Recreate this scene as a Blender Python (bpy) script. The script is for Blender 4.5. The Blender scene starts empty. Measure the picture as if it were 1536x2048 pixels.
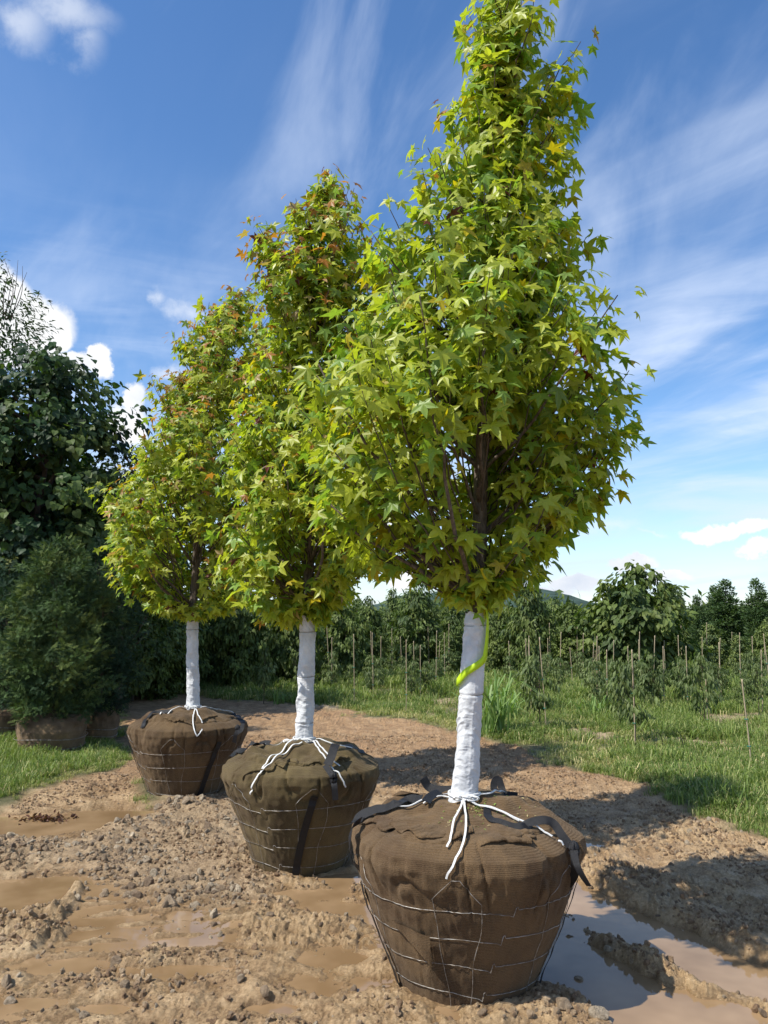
import bpy, math, random
import numpy as np
from mathutils import Vector, Matrix

random.seed(7)
RNG = np.random.default_rng(7)
SC = bpy.context.scene
COL = SC.collection
R = math.radians

# ------------------------------------------------------------------ camera, sky, sun
PITCH = R(7.7); CAM_H = 1.6; FPX = 1547.0
cam_d = bpy.data.cameras.new('camera'); cam = bpy.data.objects.new('camera', cam_d); COL.objects.link(cam)
cam.location = (0, 0, CAM_H); cam.rotation_euler = (R(90) + PITCH, 0, 0)
cam_d.sensor_fit = 'VERTICAL'; cam_d.sensor_height = 36; cam_d.lens = 36 * FPX / 2048
cam_d.clip_start = 0.05; cam_d.clip_end = 8000
SC.camera = cam

def ray(px, py):
    u = (px - 768) / FPX; v = -(py - 1024) / FPX
    c, s = math.cos(PITCH), math.sin(PITCH)
    return np.array([u, c - s * v, s + c * v])
def G(px, py, z=0.0):                       # where a sight line meets the ground
    d = ray(px, py); t = (z - CAM_H) / d[2]
    return d[0] * t, d[1] * t
def D(px, py, depth):                       # point of a sight line at a ground distance
    d = ray(px, py); t = depth / d[1]
    return np.array([d[0] * t, depth, CAM_H + d[2] * t])
def project(P):                             # world -> picture, used only to trace cords and wires onto the balls
    P = np.asarray(P); c, s = math.cos(PITCH), math.sin(PITCH)
    f = P[..., 1] * c + (P[..., 2] - CAM_H) * s
    up = -P[..., 1] * s + (P[..., 2] - CAM_H) * c
    return 768 + FPX * P[..., 0] / f, 1024 - FPX * up / f

SUN_EL, SUN_AZ = R(51), math.atan2(-0.90, -0.43)      # direction towards the sun: left and behind the camera
sv = Vector((math.cos(SUN_EL) * -0.902, math.cos(SUN_EL) * -0.431, math.sin(SUN_EL)))
sun_d = bpy.data.lights.new('sun', 'SUN'); sun = bpy.data.objects.new('sun', sun_d); COL.objects.link(sun)
sun_d.energy = 5.0; sun_d.angle = R(0.5); sun_d.color = (1, 0.955, 0.87)
sun.rotation_euler = sv.to_track_quat('Z', 'Y').to_euler()

world = bpy.data.worlds.new('World'); SC.world = world; world.use_nodes = True
def build_world():
    nt = world.node_tree; N = nt.nodes; L = nt.links; N.clear()
    def m(op, a, b=None, c=None):
        n = N.new('ShaderNodeMath'); n.operation = op
        for i, v in enumerate((a, b, c)):
            if v is None: continue
            if isinstance(v, (int, float)): n.inputs[i].default_value = v
            else: L.new(v, n.inputs[i])
        return n.outputs[0]
    def noise(vec, scale, detail=6, rough=.55, dist=0.0):
        n = N.new('ShaderNodeTexNoise'); n.inputs['Scale'].default_value = scale; n.inputs['Detail'].default_value = detail
        n.inputs['Roughness'].default_value = rough; n.inputs['Distortion'].default_value = dist
        L.new(vec, n.inputs['Vector']); return n.outputs['Fac']
    def sstep(v, a, b):
        n = N.new('ShaderNodeMapRange'); n.interpolation_type = 'SMOOTHSTEP'
        L.new(v, n.inputs[0]); n.inputs[1].default_value = a; n.inputs[2].default_value = b
        return n.outputs[0]
    def mix(f, a, b):
        n = N.new('ShaderNodeMix'); n.data_type = 'RGBA'
        L.new(f, n.inputs[0]) if not isinstance(f, float) else setattr(n.inputs[0], 'default_value', f)
        for i, v in ((6, a), (7, b)):
            if isinstance(v, tuple): n.inputs[i].default_value = (*v, 1)
            else: L.new(v, n.inputs[i])
        return n.outputs[2]
    def xyz(a, b, c):
        n = N.new('ShaderNodeCombineXYZ')
        for i, v in enumerate((a, b, c)):
            if isinstance(v, (int, float)): n.inputs[i].default_value = v
            else: L.new(v, n.inputs[i])
        return n.outputs[0]
    sky = N.new('ShaderNodeTexSky'); sky.sky_type = 'NISHITA'; sky.sun_disc = False
    sky.sun_elevation = SUN_EL; sky.sun_rotation = math.atan2(-0.902, -0.431)
    sky.air_density = 1.0; sky.dust_density = .35; sky.ozone_density = 2.2; sky.altitude = 300
    hs = N.new('ShaderNodeHueSaturation'); hs.inputs['Saturation'].default_value = 1.2; hs.inputs['Hue'].default_value = .503
    hs.inputs['Value'].default_value = 1.0
    L.new(sky.outputs[0], hs.inputs['Color'])
    tc = N.new('ShaderNodeTexCoord'); dirv = tc.outputs['Generated']
    sp = N.new('ShaderNodeSeparateXYZ'); L.new(dirv, sp.inputs[0]); X, Y, Z = sp.outputs
    az = m('ARCTAN2', X, Y); el = m('ARCSINE', Z)
    # high thin cloud: streaks on a flat layer
    zz = m('ADD', m('MAXIMUM', Z, 0.0), .12)
    px = m('DIVIDE', X, zz); py = m('DIVIDE', Y, zz)
    a = R(35); ca, sa = math.cos(a), math.sin(a)
    ur = m('ADD', m('MULTIPLY', px, ca), m('MULTIPLY', py, sa)); vr = m('SUBTRACT', m('MULTIPLY', py, ca), m('MULTIPLY', px, sa))
    st = noise(xyz(m('MULTIPLY', ur, 1.5), m('MULTIPLY', vr, .55), 5.3), 1.15, 7, .56, .9)
    cov = noise(xyz(px, py, 9.0), .55, 3, .5, .2)
    cirrus = m('MULTIPLY', sstep(st, .38, .76), sstep(cov, .34, .60))
    lowband = sstep(el, .55, .05)
    st2 = noise(xyz(m('MULTIPLY', az, 1.6), m('MULTIPLY', el, 9.0), .7), 2.3, 7, .55, .5)
    veil = m('MULTIPLY', m('MULTIPLY', sstep(st2, .42, .72), lowband), .75)
    pl = noise(xyz(m('MULTIPLY', m('ADD', az, m('MULTIPLY', el, -.5)), 2.6), m('MULTIPLY', el, 1.3), 2.2), 2.0, 6, .55, .6)
    plume = m('MULTIPLY', m('MULTIPLY', sstep(pl, .46, .80), sstep(el, .25, .5)), .36)
    hi = m('MINIMUM', m('ADD', m('ADD', m('MULTIPLY', cirrus, .60), veil), plume), .85)
    c1 = mix(hi, hs.outputs[0], (4.3, 4.9, 6.0))
    # pale band towards the horizon
    hz = m('MULTIPLY', sstep(el, .30, -.02), .42)
    c1 = mix(hz, c1, (3.3, 4.4, 5.9))
    # heaped clouds: soft bodies with broken edges
    w1 = noise(dirv, 7.0, 8, .62); w2 = noise(xyz(X, Z, Y), 7.0, 8, .62)
    f1 = noise(dirv, 3.2, 3, .5)
    az2 = m('ADD', az, m('MULTIPLY', m('SUBTRACT', w1, .5), .11)); el2 = m('ADD', el, m('MULTIPLY', m('SUBTRACT', w2, .5), .10))
    def blobs(lst):
        tot = None
        for (bx, by, rx, ry, k) in lst:
            d = ray(bx, by); d = d / np.linalg.norm(d)
            a0, e0 = math.atan2(d[0], d[1]), math.asin(d[2])
            dx = m('DIVIDE', m('SUBTRACT', az2, a0), rx / FPX); dy = m('DIVIDE', m('SUBTRACT', el2, e0), ry / FPX)
            q = m('SUBTRACT', 1.0, m('SQRT', m('ADD', m('MULTIPLY', dx, dx), m('MULTIPLY', dy, dy))))
            q = m('MULTIPLY', q, k)
            tot = q if tot is None else m('MAXIMUM', tot, q)
        return tot
    heap = blobs([(5, 600, 62, 58, 1), (75, 640, 78, 52, 1), (110, 655, 45, 45, 1), (30, 690, 90, 50, 1), (-60, 660, 100, 90, 1), (208, 725, 22, 38, 1), (150, 728, 40, 28, 1),
                  (262, 805, 30, 42, 1), (245, 850, 48, 48, 1), (1150, 1165, 55, 19, .9), (1470, 1060, 80, 22, .9), (1275, 1132, 45, 18, .9), (1500, 1102, 40, 17, .8),
                  (820, 1150, 70, 26, .9), (1340, 1158, 50, 12, .7), (700, 1040, 120, 40, .9), (1090, 1185, 70, 12, .7), (980, 1170, 60, 14, .7)])
    wisp = blobs([(370, 618, 60, 34, 1), (345, 752, 40, 22, 1), (150, 15, 120, 45, .8), (70, 30, 60, 50, .7), (190, 80, 40, 60, .5), (320, 590, 20, 30, .8), (1230, 1060, 70, 18, .7), (1310, 1072, 40, 8, .8)])
    hm = sstep(m('ADD', heap, m('MULTIPLY', m('SUBTRACT', w1, .5), 1.35)), -.06, .26)
    wm = m('MULTIPLY', sstep(m('ADD', wisp, m('MULTIPLY', m('SUBTRACT', w1, .5), 1.9)), .05, .95), .58)
    # the same small clouds go on round the horizon
    g = noise(xyz(m('MULTIPLY', az, 2.2), m('MULTIPLY', el, 6.5), 4.0), 3.0, 8, .55)
    gm = m('MULTIPLY', m('MULTIPLY', sstep(g, .60, .70), sstep(el, .42, .15)), m('MULTIPLY', sstep(el, .0, .04), sstep(m('ABSOLUTE', az), .50, .75)))
    tone = sstep(m('ADD', f1, m('MULTIPLY', m('SUBTRACT', w2, .5), .9)), .30, .62)
    cc = mix(tone, (3.7, 4.1, 4.8), (5.6, 5.65, 5.7))
    c1 = mix(wm, c1, (4.9, 5.2, 5.7))
    c1 = mix(m('MAXIMUM', hm, gm), c1, cc)
    bg = N.new('ShaderNodeBackground'); bg.inputs['Strength'].default_value = .15
    L.new(c1, bg.inputs[0]); out = N.new('ShaderNodeOutputWorld'); L.new(bg.outputs[0], out.inputs[0])
build_world()
vs = SC.view_settings; vs.view_transform = 'Standard'; vs.look = 'None'; vs.exposure = 0.36; vs.gamma = 1.0; vs.use_curve_mapping = False
SC.render.engine = 'CYCLES'; SC.cycles.max_bounces = 8; SC.cycles.transparent_max_bounces = 8; SC.cycles.use_denoising = True
SC.cycles.diffuse_bounces = 4

# ------------------------------------------------------------------ helpers
def node_mat(name):
    m = bpy.data.materials.new(name); m.use_nodes = True; nt = m.node_tree
    b = nt.nodes['Principled BSDF']; return m, nt, b
def n_noise(nt, scale, detail=5, rough=.6, coord='Object', vec=None):
    t = nt.nodes.new('ShaderNodeTexNoise'); t.inputs['Scale'].default_value = scale; t.inputs['Detail'].default_value = detail; t.inputs['Roughness'].default_value = rough
    if vec is None:
        c = nt.nodes.new('ShaderNodeTexCoord'); vec = c.outputs[coord]
    nt.links.new(vec, t.inputs['Vector']); return t.outputs['Fac']
def n_ramp(nt, fac, stops):
    r = nt.nodes.new('ShaderNodeValToRGB'); e = r.color_ramp.elements
    while len(e) < len(stops): e.new(.5)
    for i, (p, c) in enumerate(stops): e[i].position = p; e[i].color = (*c, 1)
    nt.links.new(fac, r.inputs[0]); return r.outputs[0]
def n_mix(nt, f, a, b, mode='MIX'):
    n = nt.nodes.new('ShaderNodeMix'); n.data_type = 'RGBA'; n.blend_type = mode
    for i, v in ((0, f), (6, a), (7, b)):
        if isinstance(v, tuple): n.inputs[i].default_value = (*v, 1)
        elif isinstance(v, (int, float)): n.inputs[i].default_value = v
        else: nt.links.new(v, n.inputs[i])
    return n.outputs[2]
def n_bump(nt, h, strength, dist, normal=None):
    b = nt.nodes.new('ShaderNodeBump'); b.inputs['Strength'].default_value = strength; b.inputs['Distance'].default_value = dist
    nt.links.new(h, b.inputs['Height'])
    if normal is not None: nt.links.new(normal, b.inputs['Normal'])
    return b.outputs[0]
def n_attr(nt, name):
    a = nt.nodes.new('ShaderNodeAttribute'); a.attribute_name = name; return a
def n_math(nt, op, a, b=0.0, c=None):
    n = nt.nodes.new('ShaderNodeMath'); n.operation = op
    for i, v in enumerate((a, b) if c is None else (a, b, c)):
        if isinstance(v, (int, float)): n.inputs[i].default_value = v
        else: nt.links.new(v, n.inputs[i])
    return n.outputs[0]
def n_map(nt, v, a, b, c=0.0, d=1.0):
    n = nt.nodes.new('ShaderNodeMapRange'); nt.links.new(v, n.inputs[0])
    for i, x in enumerate((a, b, c, d)): n.inputs[i + 1].default_value = x
    return n.outputs[0]

def plain(name, col, rough=.7, spec=.3, var=.25, scale=8, bump=0, bscale=40):
    m, nt, b = node_mat(name); nz = n_noise(nt, scale)
    c = n_ramp(nt, nz, [(.3, tuple(x * (1 - var) for x in col)), (.7, tuple(x * (1 + var) for x in col))])
    nt.links.new(c, b.inputs['Base Color']); b.inputs['Roughness'].default_value = rough; b.inputs['Specular IOR Level'].default_value = spec
    if bump: nt.links.new(n_bump(nt, n_noise(nt, bscale), bump, .01), b.inputs['Normal'])
    return m
def leaf_mat(name, trans=.4, rough=.42, spec=.45, tint=(1.15, 1.25, .45), spots=0.0):
    m, nt, b = node_mat(name); a = n_attr(nt, 'Col').outputs['Color']
    if spots:
        s = n_ramp(nt, n_noise(nt, 28, 3), [(.34, (.35, .25, .12)), (.42, (1, 1, 1))]); a = n_mix(nt, spots, a, n_mix(nt, 1.0, a, s, 'MULTIPLY'))
    nt.links.new(a, b.inputs['Base Color']); b.inputs['Roughness'].default_value = rough; b.inputs['Specular IOR Level'].default_value = spec
    t = nt.nodes.new('ShaderNodeBsdfTranslucent'); nt.links.new(n_mix(nt, 1.0, a, tint, 'MULTIPLY'), t.inputs[0])
    mx = nt.nodes.new('ShaderNodeMixShader'); mx.inputs[0].default_value = trans
    nt.links.new(b.outputs[0], mx.inputs[1]); nt.links.new(t.outputs[0], mx.inputs[2])
    nt.links.new(mx.outputs[0], nt.nodes['Material Output'].inputs[0]); return m

def mesh(name, V, F, smooth=True, col=None, attrs=None):
    """V (n,3); F (m,k) array, k = 3 or 4, or a list of such arrays"""
    V = np.asarray(V, dtype=np.float32); Fs = F if isinstance(F, list) else [F]
    Fs = [np.asarray(f, dtype=np.int32) for f in Fs if len(f)]
    me = bpy.data.meshes.new(name); me.vertices.add(len(V)); me.vertices.foreach_set('co', V.ravel())
    nl = sum(f.size for f in Fs); nf = sum(len(f) for f in Fs)
    me.loops.add(nl); me.loops.foreach_set('vertex_index', np.concatenate([f.ravel() for f in Fs]))
    tot = np.concatenate([np.full(len(f), f.shape[1], np.int32) for f in Fs]); st = np.concatenate([[0], np.cumsum(tot)[:-1]]).astype(np.int32)
    me.polygons.add(nf); me.polygons.foreach_set('loop_start', st); me.polygons.foreach_set('loop_total', tot)
    me.polygons.foreach_set('use_smooth', np.full(nf, smooth, dtype=bool))
    if col is not None:
        at = me.color_attributes.new('Col', 'FLOAT_COLOR', 'POINT')
        c = np.ones((len(V), 4), np.float32); c[:, :3] = col; at.data.foreach_set('color', c.ravel())
    for k, v in (attrs or {}).items():
        at = me.attributes.new(k, 'FLOAT', 'POINT'); at.data.foreach_set('value', np.asarray(v, np.float32))
    me.update(calc_edges=True); return me
def link(name, me, mat, parent=None, loc=None):
    if mat is not None and len(me.materials) == 0: me.materials.append(mat)
    o = bpy.data.objects.new(name, me); COL.objects.link(o)
    if parent is not None: o.parent = parent
    if loc is not None: o.location = loc
    return o
def tag(o, label=None, cat=None, group=None, kind=None):
    for k, v in (('label', label), ('category', cat), ('group', group), ('kind', kind)):
        if v: o[k] = v
    return o
def empty(name, loc, label, cat, group=None, rz=0.0, s=1.0):
    o = bpy.data.objects.new(name, None); COL.objects.link(o); o.location = tuple(loc); o.rotation_euler = (0, 0, rz); o.scale = (s, s, s)
    o.empty_display_size = .1; return tag(o, label, cat, group)

class MB:                                        # collects pieces into one mesh
    def __init__(s): s.V = []; s.Q = []; s.T = []; s.n = 0; s.C = []
    def add(s, V, Q=None, T=None, c=None):
        V = np.asarray(V, float)
        if Q is not None and len(Q): s.Q.append(np.asarray(Q) + s.n)
        if T is not None and len(T): s.T.append(np.asarray(T) + s.n)
        s.V.append(V); s.n += len(V)
        if c is not None: s.C.append(np.broadcast_to(np.asarray(c, float), (len(V), 3)))
    def tube(s, P, r, k=6, c=None, cap=True):
        P = np.asarray(P, float); n = len(P); r = np.broadcast_to(np.asarray(r, float), (n,))
        T = np.gradient(P, axis=0); T /= np.linalg.norm(T, axis=1)[:, None] + 1e-9
        ref = np.array([0, 0, 1.0]) if abs(T[:, 2]).mean() < .8 else np.array([1.0, 0, 0])
        A = np.cross(T, ref); A /= np.linalg.norm(A, axis=1)[:, None] + 1e-9; B = np.cross(T, A)
        th = np.arange(k) * 2 * math.pi / k
        V = P[:, None] + r[:, None, None] * (np.cos(th)[None, :, None] * A[:, None] + np.sin(th)[None, :, None] * B[:, None])
        i = np.arange(n - 1)[:, None] * k; j = np.arange(k)[None]; j2 = (j + 1) % k
        Q = np.stack([i + j, i + j2, i + k + j2, i + k + j], -1).reshape(-1, 4)
        V = V.reshape(-1, 3); T3 = None
        if cap and n > 1:
            V = np.vstack([V, P[:1], P[-1:]]); a = n * k; jj = np.arange(k)
            T3 = np.vstack([np.stack([np.full(k, a), (jj + 1) % k, jj], 1), np.stack([np.full(k, a + 1), (n - 1) * k + jj, (n - 1) * k + (jj + 1) % k], 1)])
        s.add(V, Q, T3, c)
    def ribbon(s, P, Nn, w, th=.0015, c=None):   # flat band along P, lying against normals Nn
        P = np.asarray(P, float); Nn = np.asarray(Nn, float); T = np.gradient(P, axis=0); T /= np.linalg.norm(T, axis=1)[:, None] + 1e-9
        W = np.cross(T, Nn); W /= np.linalg.norm(W, axis=1)[:, None] + 1e-9; U = np.cross(W, T)
        w = np.broadcast_to(np.asarray(w, float), (len(P),))[:, None]
        ring = np.stack([P - W * w / 2 - U * th / 2, P + W * w / 2 - U * th / 2, P + W * w / 2 + U * th / 2, P - W * w / 2 + U * th / 2], 1)
        n = len(P); i = np.arange(n - 1)[:, None] * 4; j = np.arange(4)[None]; j2 = (j + 1) % 4
        Q = np.stack([i + j, i + j2, i + 4 + j2, i + 4 + j], -1).reshape(-1, 4)
        Q = np.vstack([Q, [[0, 3, 2, 1]], [[4 * n - 4, 4 * n - 3, 4 * n - 2, 4 * n - 1]]])
        s.add(ring.reshape(-1, 3), Q, None, c)
    def mesh(s, name, smooth=True):
        V = np.vstack(s.V); F = []
        if s.Q: F.append(np.vstack(s.Q))
        if s.T: F.append(np.vstack(s.T))
        return mesh(name, V, F, smooth, np.vstack(s.C) if s.C else None)

def smooth_path(P, n):                            # Catmull-Rom resampling
    P = np.asarray(P, float); P = np.vstack([2 * P[0] - P[1], P, 2 * P[-1] - P[-2]]); m = len(P) - 3
    t = np.linspace(0, m - 1e-6, n); i = t.astype(int); f = (t - i)[:, None]
    a, b, c, d = P[i], P[i + 1], P[i + 2], P[i + 3]
    return .5 * (2 * b + (c - a) * f + (2 * a - 5 * b + 4 * c - d) * f ** 2 + (3 * b - a - 3 * c + d) * f ** 3)

def _h(ix, iy, s):
    h = (ix.astype(np.int64) * 374761393 + iy.astype(np.int64) * 668265263 + s * 974634777) & 0xffffffff
    h = ((h ^ (h >> 13)) * 1274126177) & 0xffffffff
    return ((h ^ (h >> 16)) & 0xffff) / 32767.5 - 1
def vn(x, y, s=0):
    ix = np.floor(x).astype(np.int64); iy = np.floor(y).astype(np.int64); fx = x - ix; fy = y - iy
    fx = fx * fx * (3 - 2 * fx); fy = fy * fy * (3 - 2 * fy)
    a, b, c, d = _h(ix, iy, s), _h(ix + 1, iy, s), _h(ix, iy + 1, s), _h(ix + 1, iy + 1, s)
    return a + (b - a) * fx + (c - a) * fy + (a - b - c + d) * fx * fy
def fbm(x, y, s=0, o=4, g=.5):
    r = 0; a = 1; t = 0
    for k in range(o):
        r = r + a * vn(x * 2 ** k + 17.3 * k, y * 2 ** k - 9.1 * k, s + k); t += a; a *= g
    return r / t * 1.4
def bil(x, y, s=0, o=3):
    r = 0; a = 1; t = 0
    for k in range(o):
        r = r + a * (1 - np.abs(vn(x * 2.1 ** k + 5.7 * k, y * 2.1 ** k + 3.3 * k, s + k)) * 2); t += a; a *= .5
    return r / t
def ss(a, b, x):
    t = np.clip((x - a) / (b - a), 0, 1); return t * t * (3 - 2 * t)
def segd(x, y, a, b):
    ax, ay = a; bx, by = b; dx, dy = bx - ax, by - ay; t = np.clip(((x - ax) * dx + (y - ay) * dy) / (dx * dx + dy * dy), 0, 1)
    return np.hypot(x - ax - t * dx, y - ay - t * dy)
def polyline_d(x, y, pts):
    d = None
    for a, b in zip(pts[:-1], pts[1:]):
        q = segd(x, y, a, b); d = q if d is None else np.minimum(d, q)
    return d
def poly_sd(x, y, pts):                           # >0 inside
    ins = np.zeros(np.shape(x), bool); n = len(pts)
    for i in range(n):
        (x1, y1), (x2, y2) = pts[i], pts[(i + 1) % n]
        if y1 == y2: continue
        c = ((y1 > y) != (y2 > y)) & (x < (x2 - x1) * (y - y1) / (y2 - y1) + x1); ins ^= c
    d = polyline_d(x, y, list(pts) + [pts[0]]); return np.where(ins, d, -d)

# ------------------------------------------------------------------ the lie of the land
BALLS = [dict(x=.373, y=3.74, k=.985, zs=1.06), dict(x=-.55, y=5.36, k=.965, zs=1.09), dict(x=-1.80, y=7.30, k=.985, zs=1.06)]
FIELD = [G(*p) for p in [(-300, 1382), (230, 1394), (400, 1398), (520, 1412), (640, 1424), (800, 1450), (950, 1482), (1050, 1520), (1150, 1556), (1300, 1602), (1400, 1648), (1536, 1700), (1800, 1760)]] + [(60, 5), (400, 60), (400, 900), (-400, 900), (-400, 60)]
LEFTG = [G(*p) for p in [(-500, 1660), (0, 1642), (70, 1612), (150, 1575), (235, 1560), (268, 1530), (262, 1480), (262, 1440), (240, 1412), (-200, 1404)]] + [(-30, 9), (-30, 5.2)]
TUFT = [G(*p) for p in [(262, 1585), (300, 1560), (330, 1590), (345, 1612), (290, 1622), (265, 1605)]]
def grass_sd(x, y):
    n = .22 * fbm(x * 1.3, y * 1.3, 31) + .10 * fbm(x * 6, y * 6, 35, 2)
    f = poly_sd(x, y, FIELD) + n * np.clip(y / 7, .7, 2.5); l = poly_sd(x, y, LEFTG) + n * .7; t = poly_sd(x, y, TUFT) + n * .3
    return np.maximum(np.maximum(f, l), t)
RUT_A = [G(*p) for p in [(1085, 1870), (1160, 1930), (1270, 1990), (1400, 2050), (1560, 2110)]]
RUT_B = [G(*p) for p in [(1130, 1775), (1190, 1812), (1290, 1862), (1400, 1915), (1560, 1980), (1700, 2040)]]
RIDGE = [G(*p) for p in [(1115, 1862), (1210, 1900), (1300, 1945), (1400, 1990)]]
RIDGE2 = [G(*p) for p in [(1180, 1760), (1300, 1820), (1420, 1865), (1560, 1930)]]
TRK = [(G(168, 1765), G(62, 1900)), (G(338, 1750), G(298, 1930)), (G(478, 1750), G(470, 1900))]
GRAV = [G(*p) for p in [(235, 1640), (340, 1595), (420, 1612), (500, 1600), (520, 1700), (545, 1790), (480, 1830), (300, 1800), (130, 1730), (0, 1750), (-200, 1790), (-200, 1670), (0, 1670), (150, 1690)]]
MOUNDS = [(*G(px, py), rx, ry) for px, py, rx, ry in [(1210, 1488, .34, .16), (1330, 1502, .40, .16), (1420, 1507, .45, .18), (1500, 1478, .6, .2), (1455, 1512, .3, .14), (1080, 1462, .3, .14), (1150, 1478, .4, .12), (1530, 1446, .7, .2), (1440, 1444, .5, .2), (1170, 1422, .5, .16), (640, 1408, .4, .2), (660, 1424, .5, .16), (545, 1396, .35, .2), (800, 1415, .5, .2), (890, 1412, .5, .2), (1240, 1440, .5, .15), (470, 1380, .5, .3), (960, 1430, .5, .2)]]
def bare(x, y):
    b = np.zeros(np.shape(x))
    for cx, cy, rx, ry in MOUNDS:
        k = (np.abs(x - cx) < rx * 2.2) & (np.abs(y - cy) < ry * 4.5)
        if not np.any(k): continue
        q = np.hypot((x[k] - cx) / rx, (y[k] - cy) / (ry * 2)) + .45 * fbm(x[k] * 5, y[k] * 5, 180, 3); b[k] = np.maximum(b[k], 1 - ss(.55, 1.05, q))
    return b
def terrain(x, y):
    x = np.asarray(x, float); y = np.asarray(y, float)
    far = ss(6.2, 7.6, y); r = np.hypot(x, y)
    detail = 1 - ss(11, 20, r)
    g = grass_sd(x, y); gm = ss(-.05, .25, g)
    z = .004 + .012 * fbm(x * .9, y * .9, 1, 2) + .020 * fbm(x * 3.4, y * 4.4, 2, 3) + .017 * fbm(x * 11, y * 13, 3, 4)
    z = z + far * .035
    right = ss(1.0, 1.6, x)
    z = z + .012 * right + .008 * ss(4.2, 5.2, y); near = 1 - ss(3.55, 4.1, y); z = z - .003 * (1 - ss(0, .6, x)) * (1 - ss(4.8, 5.4, y)); z = z + .0045 * bil(x * 47, y * 55, 21, 3) * (1 - gm) * detail
    # trampled clods
    cm = ss(.02, .55, fbm(x * 1.5 + .4 * y, y * 1.9, 8, 3) + .15) * (1 - .45 * far)
    wx = x + .03 * fbm(x * 14, y * 14, 18, 3); wy = y + .03 * fbm(x * 14 + 9, y * 14, 19, 3); cl = .022 * bil(wx * 8, wy * 9, 10) + .020 * bil(wx * 21, wy * 24, 12) + .012 * bil(wx * 52, wy * 56, 14, 2)
    z = z + (cm * np.maximum(cl, -.01) * (1.15 - .65 * near) + .006 * bil(x * 33, y * 38, 16, 3)) * (1 - .7 * gm) * detail
    # streaky tread marks on the road that runs behind the balls
    u = x * .35 + y; v = x - y * .35
    z = z + far * (1 - gm) * .014 * bil(u * 7, v * 2.4, 40, 3) * detail
    # puddles
    def hole(c, rx, ry, dep, rot=0.0):
        cx, cy = c; dx = (x - cx) * math.cos(rot) + (y - cy) * math.sin(rot); dy = -(x - cx) * math.sin(rot) + (y - cy) * math.cos(rot)
        q = np.hypot(dx / rx, dy / ry) + .28 * fbm(x * 3, y * 3, 50, 3); return -dep * (1 - ss(.72, 1.08, q))
    z = z + hole(G(60, 1648), .80, .42, .07) + hole(G(215, 1628), .42, .30, .06) + hole(G(40, 1775), .55, .17, .045, .25) + hole(G(-180, 1800), .8, .4, .05)
    z = z + hole(G(450, 1808), .22, .10, .05) + hole(G(325, 1942), .28, .07, .035) + hole(G(150, 1845), .25, .06, .03) + hole(G(690, 1918), .14, .07, .04) + hole(G(545, 2020), .14, .07, .04) + hole(G(50, 2010), .2, .06, .04) + hole(G(205, 2020), .14, .05, .04) + hole(G(720, 1762), .22, .16, .05) + hole(G(1175, 1690), .22, .15, .05) + hole(G(330, 1780), .35, .12, .02)
    z = z + hole(G(60, 1930), .4, .1, .02) + hole(G(620, 1790), .35, .1, .03)
    da = polyline_d(x, y, RUT_A) + .05 * fbm(x * 4, y * 4, 60, 3); db = polyline_d(x, y, RUT_B) + .06 * fbm(x * 4, y * 4, 64, 3)
    z = z - .085 * (1 - ss(.16, .30, da)) - .07 * (1 - ss(.11, .24, db))
    dr = polyline_d(x, y, RIDGE); d2 = polyline_d(x, y, RIDGE2)
    lump = .7 + .5 * bil(x * 10, y * 10, 70) + .3 * bil(x * 26, y * 26, 72)
    z = z + .065 * (1 - ss(.0, .13, dr)) * lump + .05 * (1 - ss(0, .18, d2)) * lump
    # crawler track: side walls and cross lugs
    for k, (a, b) in enumerate(TRK[:2]):
        z = z + .045 * (1 - ss(.01, .065, segd(x, y, a, b))) * (.6 + .6 * bil(x * 16, y * 16, 80 + k))
    (ax, ay), (bx, by) = TRK[1]; tx, ty = bx - ax, by - ay; ln = math.hypot(tx, ty); tx /= ln; ty /= ln
    s = (x - ax) * tx + (y - ay) * ty; o = (x - ax) * -ty + (y - ay) * tx
    bed = ss(-.50, -.42, -np.abs(o + .04 * fbm(s * 5, o * 5, 91, 2))) * ss(-.12, 0, s) * (1 - ss(ln * .8, ln, s))
    lug = 1 - ss(.04, .20, np.abs(((s + .02 * fbm(o * 8, s * 8, 90, 2)) / .175) % 1 - .5) * 1.0)
    z = z * (1 - .75 * bed) + bed * (-.010 + .026 * lug * (.6 + .5 * fbm(x * 9, y * 9, 92, 2)) + .004 * bil(x * 30, y * 30, 95))
    # gravel bank
    gv = ss(-.15, .25, poly_sd(x, y, GRAV)); z = z + .03 * gv * (.8 + .5 * bil(x * 8, y * 8, 99))
    # churned rim round the feet of the balls
    for i, b in enumerate(BALLS):
        d = np.hypot(x - b['x'], y - b['y'])
        z = z + (.014 if i == 0 else .012) * ss(.27, .40, d) * (1 - ss(.42, .60, d)) * (.55 + .7 * bil(x * 10, y * 10, 110) + .35 * bil(x * 28, y * 28, 112)) * (1 if i else ss(4.3, 3.6, y))
        z = np.where(d < .31, np.minimum(z, -.01 + .05 * ss(.25, .31, d)), z)
    # field: soft soil, higher than the road
    zf = .06 + .035 * fbm(x * .5, y * .5, 120, 3) + .02 * fbm(x * 3, y * 3, 124, 3) + .008 * ss(8, 40, y)
    bm_ = bare(x, y); zf = zf + bm_ * (.035 + .02 * bil(x * 12, y * 12, 185))
    z = z * (1 - gm) + np.maximum(zf, z * .3) * gm
    return z, g
def tz(x, y): return float(terrain(np.array([x]), np.array([y]))[0][0])

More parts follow.
